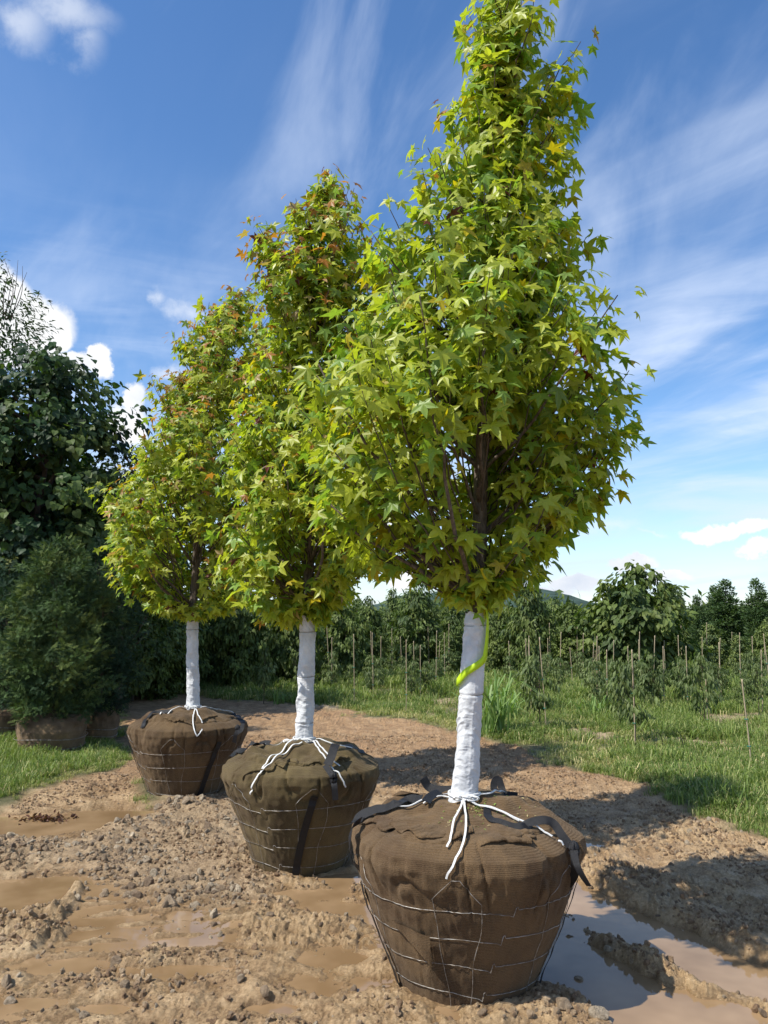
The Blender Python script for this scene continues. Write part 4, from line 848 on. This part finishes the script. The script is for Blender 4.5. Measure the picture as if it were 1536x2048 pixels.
o, _ = solo('tall_tree', -20, 14.5, 548, [(.25, 1.0), (.5, 1.25), (.7, 1.1), (.90, 1.05), (1.0, .7)], LANCE, 430, 40, .12, [(.07, .11, .045), (.055, .09, .04)], .3, .32, 'tallest dark tree at the left edge with bare twigs above its top', tr=.12, seed=22)
mb = MB(); rng = np.random.default_rng(3)
for k in range(9):
    p = D(-10 + k * 4, 640, 14.2) - np.array(o.location); q = D(-8 + k * 9 - 10, 520 + 12 * (k % 3), 14.2) - np.array(o.location); m = (p + q) / 2 + rng.normal(0, .06, 3); mb.tube(smooth_path([p, m, q], 8), np.linspace(.012, .003, 8), 4)
link('bare_twigs', mb.mesh('bare_twigs'), TWIG, o)
solo('maple_tree', 20, 11.4, 1095, [(.2, .5), (.5, .8), (.8, .75), (1, .25)], STAR, 120, 18, .085, [(.10, .13, .02), (.13, .15, .025), (.07, .10, .02)], .3, .22, 'small yellowish maple low at the left edge behind the conifers', seed=23, tr=.04)
solo('maple_tree', 262, 12.5, 850, [(.2, .8), (.5, 1.05), (.75, .9), (1, .2)], STAR, 260, 18, .10, [(.05, .085, .02), (.075, .11, .022), (.035, .06, .02)], .35, .28, 'maple with layered olive foliage between the big-leaved tree and the far sweetgum', seed=24, tr=.06)
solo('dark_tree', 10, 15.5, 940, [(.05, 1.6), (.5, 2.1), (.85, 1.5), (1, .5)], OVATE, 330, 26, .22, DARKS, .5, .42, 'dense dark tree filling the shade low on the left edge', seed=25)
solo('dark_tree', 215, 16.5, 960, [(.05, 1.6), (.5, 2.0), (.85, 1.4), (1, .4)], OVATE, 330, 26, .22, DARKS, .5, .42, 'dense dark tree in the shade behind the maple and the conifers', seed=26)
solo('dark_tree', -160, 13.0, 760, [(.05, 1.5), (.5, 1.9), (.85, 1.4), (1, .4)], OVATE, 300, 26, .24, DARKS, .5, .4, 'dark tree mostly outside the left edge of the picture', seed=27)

def conifer(px, by, top, halfw, ballw, ballh, label, seed, cols, n=340, per=24):
    gx_, gy_ = G(px, by); gy_ += ballw * .45; gx_ = gx_ * gy_ / G(px, by)[1]; g = tz(gx_, gy_); rng = np.random.default_rng(seed)
    d = ray(px, top); H = CAM_H + d[2] / d[1] * gy_ - g
    o = empty('arborvitae', (gx_, gy_, g), label, 'conifer', 'balled conifers on the grass at left')
    pr = [(ballh, halfw * .62), (ballh + .2 * (H - ballh), halfw * .92), (ballh + .5 * (H - ballh), halfw), (ballh + .8 * (H - ballh), halfw * .72), (H, halfw * .12)]
    P, t, nr, s, c, C = crown_leaves(rng, n_sh=n, per=per, prof=pr, leaf=.082, cols=cols, droop=-.1, spread=.12)
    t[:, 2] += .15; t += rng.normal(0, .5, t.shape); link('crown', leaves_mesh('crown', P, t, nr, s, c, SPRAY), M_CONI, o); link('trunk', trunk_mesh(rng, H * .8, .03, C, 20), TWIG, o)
    na_, nz_ = 90, 40; A_, Z_ = np.meshgrid(np.linspace(0, 2 * math.pi, na_, endpoint=False), np.linspace(0, 1, nz_)); r = ballw / 2 * np.interp(Z_, [0, .15, .6, .78, .9, 1], [.80, .90, 1.0, .96, .75, .05]); z = ballh * np.interp(Z_, [0, .78, .9, 1], [-.05, .86, 1.0, 1.06])
    r = r * (1 + .05 * vn(A_ * 3, z * 8, seed) + .03 * vn(A_ * 9, z * 20, seed + 1)); i = np.arange(nz_ - 1)[:, None] * na_; j = np.arange(na_)[None]; j2 = (j + 1) % na_
    b = link('root_ball', mesh('root_ball', np.stack([r * np.cos(A_), r * np.sin(A_), z], -1).reshape(-1, 3), np.stack([i + j, i + j2, i + na_ + j2, i + na_ + j], -1).reshape(-1, 4)), OLDBUR, o)
    for zz in (.45, .2):
        a = np.linspace(0, 2 * math.pi, 60); rr_ = ballw / 2 * (1.02 if zz == .45 else .96); mb = MB(); mb.tube(np.stack([rr_ * np.cos(a), rr_ * np.sin(a), ballh * zz + .01 * np.sin(a * 3)], 1), .003, 4, cap=False); link('wire_ring', mb.mesh('wire_ring'), WIRE, b)
OLDBUR = burlap('weathered burlap', (.07, .045, .025), (.20, .14, .085))
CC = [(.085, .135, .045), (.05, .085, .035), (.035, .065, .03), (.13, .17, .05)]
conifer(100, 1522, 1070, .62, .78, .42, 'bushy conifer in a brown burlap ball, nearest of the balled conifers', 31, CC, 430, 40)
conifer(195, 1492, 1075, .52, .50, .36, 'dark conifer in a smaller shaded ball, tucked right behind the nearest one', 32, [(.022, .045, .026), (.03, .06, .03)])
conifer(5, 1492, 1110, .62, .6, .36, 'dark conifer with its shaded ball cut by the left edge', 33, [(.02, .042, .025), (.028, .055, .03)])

# ------------------------------------------------------------------ staked saplings
SAP = []
for k in range(5):
    rng = np.random.default_rng(60 + k); P, t, nr, s, c, C = crown_leaves(rng, n_sh=46, per=9, prof=[(.42, .10), (.58, .27), (.85, .33), (1.12, .26), (1.34, .08)], leaf=.125, cols=[(.12, .16, .055), (.17, .21, .08), (.085, .12, .042)], droop=1.3, spread=.10)
    SAP.append((leaves_mesh('foliage', P, t, nr, s, c, LANCE), trunk_mesh(rng, 1.2, .011, C, 22, k=6)))
CANE = plain('bamboo cane', (.36, .29, .19), .6, .3, .3, 12); TIE = plain('green tie', (.02, .14, .10), .6)
def cane_mesh():
    mb = MB(); z = np.linspace(-.1, 1, 30); r = .0068 * (1 + .12 * (np.abs((z * 7) % 1 - .5) < .05)); mb.tube(np.stack([.004 * np.sin(z * 5), 0 * z, z], 1), r, 6); return mb.mesh('cane')
CANE_ME = cane_mesh()
def tie_mesh():
    mb = MB(); t = np.linspace(0, 2 * math.pi, 12); mb.tube(np.stack([.018 * np.cos(t), .018 * np.sin(t), 0 * t], 1), .005, 4, cap=False); return mb.mesh('tie')
TIE_ME = tie_mesh()
def stake(tx, ty, bx, by, label, group='bamboo stakes of the saplings'):
    x, y = G(bx, by, .05); g = tz(x, y); P = D(tx, ty, y); h = P[2] - g; o = empty('bamboo_stake', (x, y, g), label, 'stake', group); o.rotation_euler = (random.uniform(-.03, .03), math.atan2(P[0] - x, h), 0)
    c = link('cane', CANE_ME, CANE, o); c.scale = (1, 1, h); 
    for z in (.25, .55):
        t = link('tie', TIE_ME, TIE, o); t.location = (0, 0, z * h)
    return x, y, g
def sapling(px, by, label, top=None, dx=0, s=None, group='young saplings tied to bamboo stakes'):
    x, y = G(px, by, .05); g = tz(x, y); sc_ = 1.0
    if top is not None: sc_ = (D(px, top, y)[2] - g) / 1.38
    o = empty('sapling', (x + dx, y + .02, g), label, 'sapling', group, random.random() * 6.28, sc_); f, t = SAP[random.randrange(5)]; link('trunk', t, TWIG, o); link('foliage', f, M_LEAF, o)
S1 = [ # stake top, stake base, sapling base (or None), sapling top, description
 ((1079, 1274), (1093, 1473), (1081, 1470), 1298, 'front stake and sapling nearest the near wrapped trunk'),
 ((1058, 1271), (1055, 1376), (1066, 1400), 1310, 'stake left of the first front sapling'),
 ((1140, 1295), (1146, 1386), (1132, 1380), 1318, 'small sapling between the front row and the bushy tree'),
 ((1198, 1292), (1200, 1414), (1201, 1418), 1318, 'sapling at the left of the clump under the big round-headed tree'),
 ((1213, 1299), (1214, 1435), (1240, 1465), 1318, 'pale trunked sapling left of the front sapling under the round-headed tree'),
 ((1266, 1299), (1270, 1501), (1273, 1498), 1312, 'bushiest front sapling, below the big round-headed tree'),
 ((1255, 1292), (1258, 1400), (1300, 1425), 1318, 'sapling behind the bushiest front sapling'),
 ((1326, 1292), (1328, 1424), (1322, 1420), 1332, 'sapling right of the bushiest front sapling'),
 ((1374, 1292), (1376, 1428), (1370, 1426), 1318, 'sapling below the short dark column-shaped tree'),
 ((1412, 1358), (1415, 1470), (1411, 1468), 1304, 'sapling with round head and pale taped stem below the yellowish tree'),
 ((1479, 1290), (1482, 1400), (1492, 1440), 1350, 'sapling behind the leaning stake at right'),
 ((1485, 1358), (1503, 1541), None, 0, 'nearest stake, leaning left with green ties, at the right edge of the field'),
 ((1526, 1267), (1542, 1400), (1520, 1436), 1326, 'sapling cut by the right edge of the picture'),
 ((1523, 1299), (1525, 1431), None, 0, 'short stake beside the sapling at the right edge'),
 ((813, 1279), (812, 1429), (822, 1405), 1325, 'sapling with dark drooping leaves left of the near trunk'),
 ((841, 1290), (840, 1404), (853, 1395), 1320, 'small sapling between two stakes left of the near trunk'),
 ((745, 1265), (746, 1404), (743, 1402), 1308, 'sapling standing alone midway between near and middle trunks'),
 ((708, 1268), (708, 1415), (700, 1392), 1325, 'sapling right of the middle wrapped trunk'),
 ((653, 1240), (660, 1386), (665, 1386), 1300, 'sapling close against the right side of the middle wrapped trunk'),
 ((874, 1261), (871, 1386), (870, 1384), 1312, 'sapling left of the near trunk with a tall stake'),
 ((889, 1265), (889, 1365), (893, 1362), 1298, 'sapling nearest to the left side of the near wrapped trunk'),
 ((784, 1257), (784, 1358), (783, 1362), 1305, 'far sapling between the near and middle trunks'),
 ((582, 1236), (578, 1350), (592, 1386), 1300, 'sapling close to the left side of the middle wrapped trunk'),
 ((555, 1257), (553, 1362), (527, 1410), 1290, 'dark gappy sapling with a drooping side branch left of the middle trunk'),
 ((475, 1235), (473, 1350), (465, 1366), 1285, 'sapling between the far and middle wrapped trunks'),
 ((425, 1237), (421, 1345), (410, 1350), 1290, 'sapling just right of the far wrapped trunk'),
 ((341, 1254), (339, 1366), (339, 1362), 1290, 'sapling left of the far wrapped trunk'),
 ((301, 1254), (299, 1345), (298, 1365), 1310, 'low sapling beside the balled conifers'),
]
for st, sb, sp_, stop, desc in S1:
    stake(*st, *sb, ('stake of the ' + desc) if sp_ else desc)
    if sp_: sapling(*sp_, desc, stop)
rr = random.Random(9)
for row, (by, x0, x1, st_) in enumerate([(1376, 1010, 1535, 62), (1398, 1030, 1535, 78), (1424, 1060, 1535, 118), (1374, 440, 920, 58), (1394, 640, 910, 88)]):
    q = x0 + rr.uniform(0, 25)
    while q < x1:
        y_ = by + rr.uniform(-4, 4); stake(q + rr.uniform(-5, 5), rr.uniform(1262, 1285), q, y_, 'cane stake of a sapling in the middle rows of the field', 'stakes in the middle rows'); sapling(q + rr.uniform(-4, 4), y_ + 2, 'leafy sapling on a thin stem in the middle rows of the field', rr.uniform(1300, 1320), group='saplings in the middle rows'); q += st_ * rr.uniform(.75, 1.25)
for px in list(range(300, 920, 27)) + list(range(1010, 1530, 45)):
    q = px + rr.uniform(-9, 9); by = rr.uniform(1338, 1362); stake(q + rr.uniform(-2, 2), rr.uniform(1240, 1268), q, by, 'thin stake in the far rows of the sapling field', 'stakes in the far rows')
    if rr.random() < .75: sapling(q + rr.uniform(-3, 3), by + 2, 'small sapling in the far rows of the field', rr.uniform(1288, 1304), group='saplings in the far rows')

# ------------------------------------------------------------------ grass, weeds
def tuft_obj(name, seed, n, h, spread, cols, curl=.5, w=.006):
    rng = np.random.default_rng(seed); V = []; T = []; C = []
    for k in range(n):
        b = np.array([rng.normal(0, spread), rng.normal(0, spread), -.01]); a = rng.random() * 6.28; d = np.array([math.cos(a), math.sin(a), 0]); s = np.array([-d[1], d[0], 0]); l = h * rng.uniform(.5, 1.15); lean = rng.uniform(.1, curl)
        p1 = b + d * l * lean * .3 + [0, 0, l * .5]; p2 = b + d * l * lean * .9 + [0, 0, l * (.95 - .35 * lean)]; p3 = b + d * l * lean * 1.5 + [0, 0, l * (1.0 - .75 * lean)]; ww = w * rng.uniform(.7, 1.3); m = len(V)
        V += [b - s * ww, b + s * ww, p1 - s * ww * .9, p1 + s * ww * .9, p2 - s * ww * .6, p2 + s * ww * .6, p3]; T += [[m, m + 1, m + 3], [m, m + 3, m + 2], [m + 2, m + 3, m + 5], [m + 2, m + 5, m + 4], [m + 4, m + 5, m + 6]]
        c = np.array(cols[rng.integers(0, len(cols))]) * rng.uniform(.75, 1.25); C += [c] * 7
    me = mesh(name, V, np.array(T), False, np.array(C)); me.materials.append(M_BLADE); return bpy.data.objects.new(name, me)
def scatter(name, pts, rots, scl, var, objs, label=None, cat=None):
    cl = bpy.data.collections.new(name + '_kinds')
    for k, o in enumerate(objs): o.name = 'k%02d_' % k + o.name; cl.objects.link(o)
    me = bpy.data.meshes.new(name); me.vertices.add(len(pts)); me.vertices.foreach_set('co', np.asarray(pts, np.float32).ravel())
    a = me.attributes.new('rot', 'FLOAT_VECTOR', 'POINT'); a.data.foreach_set('vector', np.asarray(rots, np.float32).ravel()); a = me.attributes.new('scl', 'FLOAT', 'POINT'); a.data.foreach_set('value', np.asarray(scl, np.float32))
    a = me.attributes.new('var', 'INT', 'POINT'); a.data.foreach_set('value', np.asarray(var, np.int32))
    o = bpy.data.objects.new(name, me); COL.objects.link(o); tag(o, label, cat, kind='stuff')
    g = bpy.data.node_groups.new(name, 'GeometryNodeTree'); g.interface.new_socket('Geometry', in_out='INPUT', socket_type='NodeSocketGeometry'); g.interface.new_socket('Geometry', in_out='OUTPUT', socket_type='NodeSocketGeometry'); N = g.nodes; Lk = g.links
    i, out, ci, iop = N.new('NodeGroupInput'), N.new('NodeGroupOutput'), N.new('GeometryNodeCollectionInfo'), N.new('GeometryNodeInstanceOnPoints')
    ci.inputs[0].default_value = cl; ci.inputs['Separate Children'].default_value = True; ci.inputs['Reset Children'].default_value = True; iop.inputs['Pick Instance'].default_value = True
    def na(nm, ty):
        n = N.new('GeometryNodeInputNamedAttribute'); n.data_type = ty; n.inputs[0].default_value = nm; return n.outputs[0]
    Lk.new(i.outputs[0], iop.inputs['Points']); Lk.new(ci.outputs[0], iop.inputs['Instance']); Lk.new(na('var', 'INT'), iop.inputs['Instance Index']); Lk.new(na('rot', 'FLOAT_VECTOR'), iop.inputs['Rotation']); Lk.new(na('scl', 'FLOAT'), iop.inputs['Scale']); Lk.new(iop.outputs[0], out.inputs[0])
    md = o.modifiers.new('scatter', 'NODES'); md.node_group = g; return o
GR = [(.155, .225, .05), (.20, .265, .065), (.12, .18, .045), (.29, .32, .11)]; STRAW = [(.54, .46, .24), (.42, .40, .17)]
def grass():
    rng = np.random.default_rng(77); objs = [tuft_obj('tuft', 300 + k, 34, .14, .055, GR + ([STRAW[0]] if k % 3 == 0 else []), .7, .0042) for k in range(4)] + [tuft_obj('tuft', 320 + k, 36, .23, .09, GR, .8, .005) for k in range(3)] + [tuft_obj('tuft', 330 + k, 30, .09, .06, STRAW + [GR[3]], 1.0, .0038) for k in range(2)]
    pts = []; 
    def region(n, x0, x1, y0, y1):
        x = rng.uniform(x0, x1, n); y = rng.uniform(y0, y1, n); k = np.abs(x) < .62 * y + 1.6; return x[k], y[k]
    out = []
    for n, y0, y1, big in ((26000, 4.4, 9, 0), (30000, 9, 14, 0), (26000, 14, 22, 1), (15000, 22, 40, 2)):
        x, y = region(n, -.62 * y1 - 1.6, .62 * y1 + 1.6, y0, y1); z, g = terrain(x, y); patch = fbm(x * .8, y * .8, 140, 3); edge = ss(-.02, .35, g)
        keep = (rng.random(len(x)) < edge * np.clip(1.0 + patch * 1.6, .10, 1) * (1 - .93 * bare(x, y))) & (z > .004); x, y, z, g, patch = x[keep], y[keep], z[keep], g[keep], patch[keep]
        tall = ss(.25, 2.2, g) * ss(-.4, .3, fbm(x * .6, y * .6, 150, 3)); r_ = rng.random(len(x)); v = np.where(r_ < .75 * tall, rng.integers(4, 7, len(x)), rng.integers(0, 4, len(x))); st = (rng.random(len(x)) < (.16 + .7 * ss(.2, -.35, patch)) * np.where(g < .35, 1.4, .8)); v = np.where(st, rng.integers(7, 9, len(x)), v)
        s = rng.uniform(.55, 1.15, len(x)) * np.where((x < -1.5) & (y < 10.4), .72, 1) * (1 + .35 * big) * np.where(g < .3, .65, 1); out.append((x, y, z, v, s))
    x, y, z, v, s = [np.concatenate(q) for q in zip(*out)]
    for b in BALLS: k = np.hypot(x - b['x'], y - b['y']) > .40; x, y, z, v, s = x[k], y[k], z[k], v[k], s[k]
    rots = np.stack([rng.normal(0, .12, len(x)), rng.normal(0, .12, len(x)), rng.random(len(x)) * 6.28], 1); scatter('grass', np.stack([x, y, z], 1), rots, s, v, objs, 'green and straw coloured grass covering the field and the left bank', 'grass')
grass()
def weed(px, by, top, n, label, seed, w=.016, cols=((.17, .27, .08), (.21, .31, .10))):
    x, y = G(px, by, .05); g = tz(x, y); h = D(px, top, y)[2] - g; o = tuft_obj('weed', seed, n, h * 1.0, .10, list(cols), .75, w); o.name = 'tall_weed'; COL.objects.link(o); o.location = (x, y, g); tag(o, label, 'weed')
weed(985, 1478, 1335, 60, 'clump of tall broad-bladed weed behind the near wrapped trunk', 501)
weed(1020, 1440, 1370, 40, 'smaller broad-bladed weed right of the tall clump', 502, .012)
weed(1352, 1512, 1430, 5, 'thin dark dry stem standing in the grass at right', 503, .004, ((.03, .03, .02),))
weed(1322, 1508, 1470, 5, 'short dark dry stem beside the taller dry stem', 504, .004, ((.03, .03, .02),))
weed(1190, 1440, 1385, 40, 'leafy weed patch among the saplings left of the bushiest front sapling', 505, .012)
weed(560, 1410, 1375, 25, 'grassy weed by the gappy sapling left of the middle trunk', 506, .010)

# ------------------------------------------------------------------ stones and clods
def rock_mesh(name, seed, flat=.65, sub=2, rough=.28, facet=True):
    import bmesh
    bm = bmesh.new(); bmesh.ops.create_icosphere(bm, subdivisions=sub, radius=.5); rng = np.random.default_rng(seed)
    pl = rng.normal(0, 1, (9, 3)); pl /= np.linalg.norm(pl, axis=1)[:, None]; dd = rng.uniform(.30, .44, 9); sc_ = rng.uniform(.7, 1.15, 3) * [1, 1, flat]
    for v in bm.verts:
        p = np.array(v.co)
        if facet:
            for n, d in zip(pl, dd):
                e = p @ n - d
                if e > 0: p = p - n * e
        p = p * (1 + rough * .3 * rng.normal()) * sc_; v.co = p
    me = bpy.data.meshes.new(name); bm.to_mesh(me); bm.free(); return me
def stone_mat(name, a, b_):
    m, nt, b = node_mat(name); oi = nt.nodes.new('ShaderNodeObjectInfo'); c = n_ramp(nt, n_noise(nt, 3, 5, .7), [(.35, a), (.65, b_)])
    t = n_ramp(nt, oi.outputs['Random'], [(0, (.6, .50, .42)), (.5, (.9, .80, .70)), (.8, (1, .98, .95)), (1, (1.45, 1.43, 1.36))]); nt.links.new(n_mix(nt, 1.0, c, t, 'MULTIPLY'), b.inputs['Base Color']); b.inputs['Roughness'].default_value = .75; nt.links.new(n_bump(nt, n_noise(nt, 14, 5, .7), .8, .06), b.inputs['Normal']); return m
STONE = stone_mat('grey limestone', (.30, .235, .16), (.60, .50, .37)); CLOD = stone_mat('mud clod', (.36, .25, .15), (.68, .51, .33))
def stone_obj(seed, mat, **k):
    me = rock_mesh('stone', seed, **k); me.materials.append(mat); return bpy.data.objects.new('stone', me)
def inside(poly, n, rng, fz=0.0):
    p = np.array(poly); lo, hi = p.min(0), p.max(0); x = rng.uniform(max(lo[0], -4.5), hi[0], n); y = rng.uniform(lo[1], hi[1], n); k = poly_sd(x, y, poly) > .25 * rng.normal(0, .5, n); return x[k], y[k]
def stones():
    rng = np.random.default_rng(88); objs = [stone_obj(700 + k, STONE, rough=.1) for k in range(7)]
    x, y = inside(GRAV, 16000, rng); heap = np.clip(fbm(x * 1.7, y * 1.7, 160, 3) + .35, 0, 1); kk = rng.random(len(x)) < heap * .75 + .04; x, y = x[kk], y[kk]
    x2 = rng.uniform(-2.6, 2.6, 1100); y2 = rng.uniform(3.0, 6.3, 1100); x = np.concatenate([x, x2]); y = np.concatenate([y, y2]); z, g = terrain(x, y); s = rng.lognormal(math.log(.022), .58, len(x)); s = np.clip(s, .008, .07); k = (g < 0) & (z > -.012)
    for b in BALLS: k &= np.hypot(x - b['x'], y - b['y']) > .36
    x, y, z, s = x[k], y[k], z[k], s[k]; scatter('gravel', np.stack([x, y, z + s * .04], 1), rng.random((len(x), 3)) * 6.28 * [.3, .3, 1], s, rng.integers(0, 7, len(x)), objs, 'grey limestone gravel spread over the mud left of the middle root ball', 'gravel')
    objs = [stone_obj(740 + k, CLOD, facet=False, rough=.55, flat=.7) for k in range(6)]; n = 110000; x = rng.uniform(-3.4, 5.2, n); y = 2.9 + 7.5 * rng.random(n) ** 1.5; z, g = terrain(x, y); c = fbm(x * 2.6, y * 2.6, 170, 3) + .5 * ss(.0, .05, z); s = np.clip(rng.lognormal(math.log(.012), .5, n), .004, .036)
    k = (g < .03) & (z > .006) & (rng.random(n) < np.clip(c * 1.5 - .15, .05, 1))
    for b in BALLS: k &= np.hypot(x - b['x'], y - b['y']) > .33
    x, y, z, s = x[k], y[k], z[k], s[k]; scatter('mud_clods', np.stack([x, y, z + s * .1], 1), rng.random((len(x), 3)) * 6.28, s, rng.integers(0, 6, len(x)), objs, 'crumbled clods of wet brown mud lying over the churned ground', 'mud')
stones()
def rock(px, py, size, label, mat=None, seed=0):
    x, y = G(px, py); g = max(tz(x, y), -.005); me = rock_mesh('rock', 800 + seed, rough=.08, sub=3); me.materials.append(mat or STONE); o = bpy.data.objects.new('rock', me); COL.objects.link(o); o.location = (x, y, g + size * .12); o.scale = (size,) * 3; o.rotation_euler = (.2 * seed, .1, seed * 1.3); tag(o, label, 'rock')
for k, (px, py, s, lb) in enumerate([(1128, 2034, .085, 'tan rock at the foot of the near root ball, right side'), (1200, 2040, .085, 'pale angular rock right of the tan rock below the near ball'), (1157, 1958, .045, 'small grey pointed stone sticking out of the near puddle'), (965, 2040, .05, 'small rock in front of the near root ball'),
     (372, 1622, .085, 'pale angular stone on top of the gravel heap by the far root ball'), (255, 1642, .08, 'dark wet stone at the left end of the gravel heap, at the puddle edge'), (240, 1652, .06, 'smaller dark stone beside the wet stone at the puddle edge'), (340, 1815, .09, 'grey slab-like stone on the mud right of the track marks'), (22, 1680, .09, 'grey stone on the left edge bank below the puddle'), (90, 1712, .07, 'pale stone among the gravel at the left edge'),
     (540, 1845, .06, 'upright grey stone in the mud between middle and near balls'), (438, 1872, .055, 'flat stone lying in a shallow brown pool'), (20, 2005, .06, 'dark stone at the lower left edge'), (480, 1975, .05, 'brown stone in the churned mud at bottom centre'), (62, 1722, .06, 'light rounded stone at the edge of the track marks')]): rock(px, py, s, lb, None, k)
def litter():
    x, y = G(92, 1640); rng = np.random.default_rng(4); mb = MB(); n = 170; P = np.stack([rng.normal(0, .10, n), rng.normal(0, .05, n), np.abs(rng.normal(0, .012, n)) + .004], 1)
    me = leaves_mesh('leaf_litter', P, rng.normal(0, 1, (n, 3)), rng.normal(0, .6, (n, 3)) + [0, 0, .7], rng.uniform(.02, .05, n), np.array([[.10, .045, .03]]) * rng.uniform(.6, 1.5, (n, 1)), OVATE); o = link('leaf_litter', me, M_BLADE, None, (x, y, 0)); tag(o, 'small heap of reddish brown debris lying in the far left puddle', 'debris', kind='stuff')
litter()
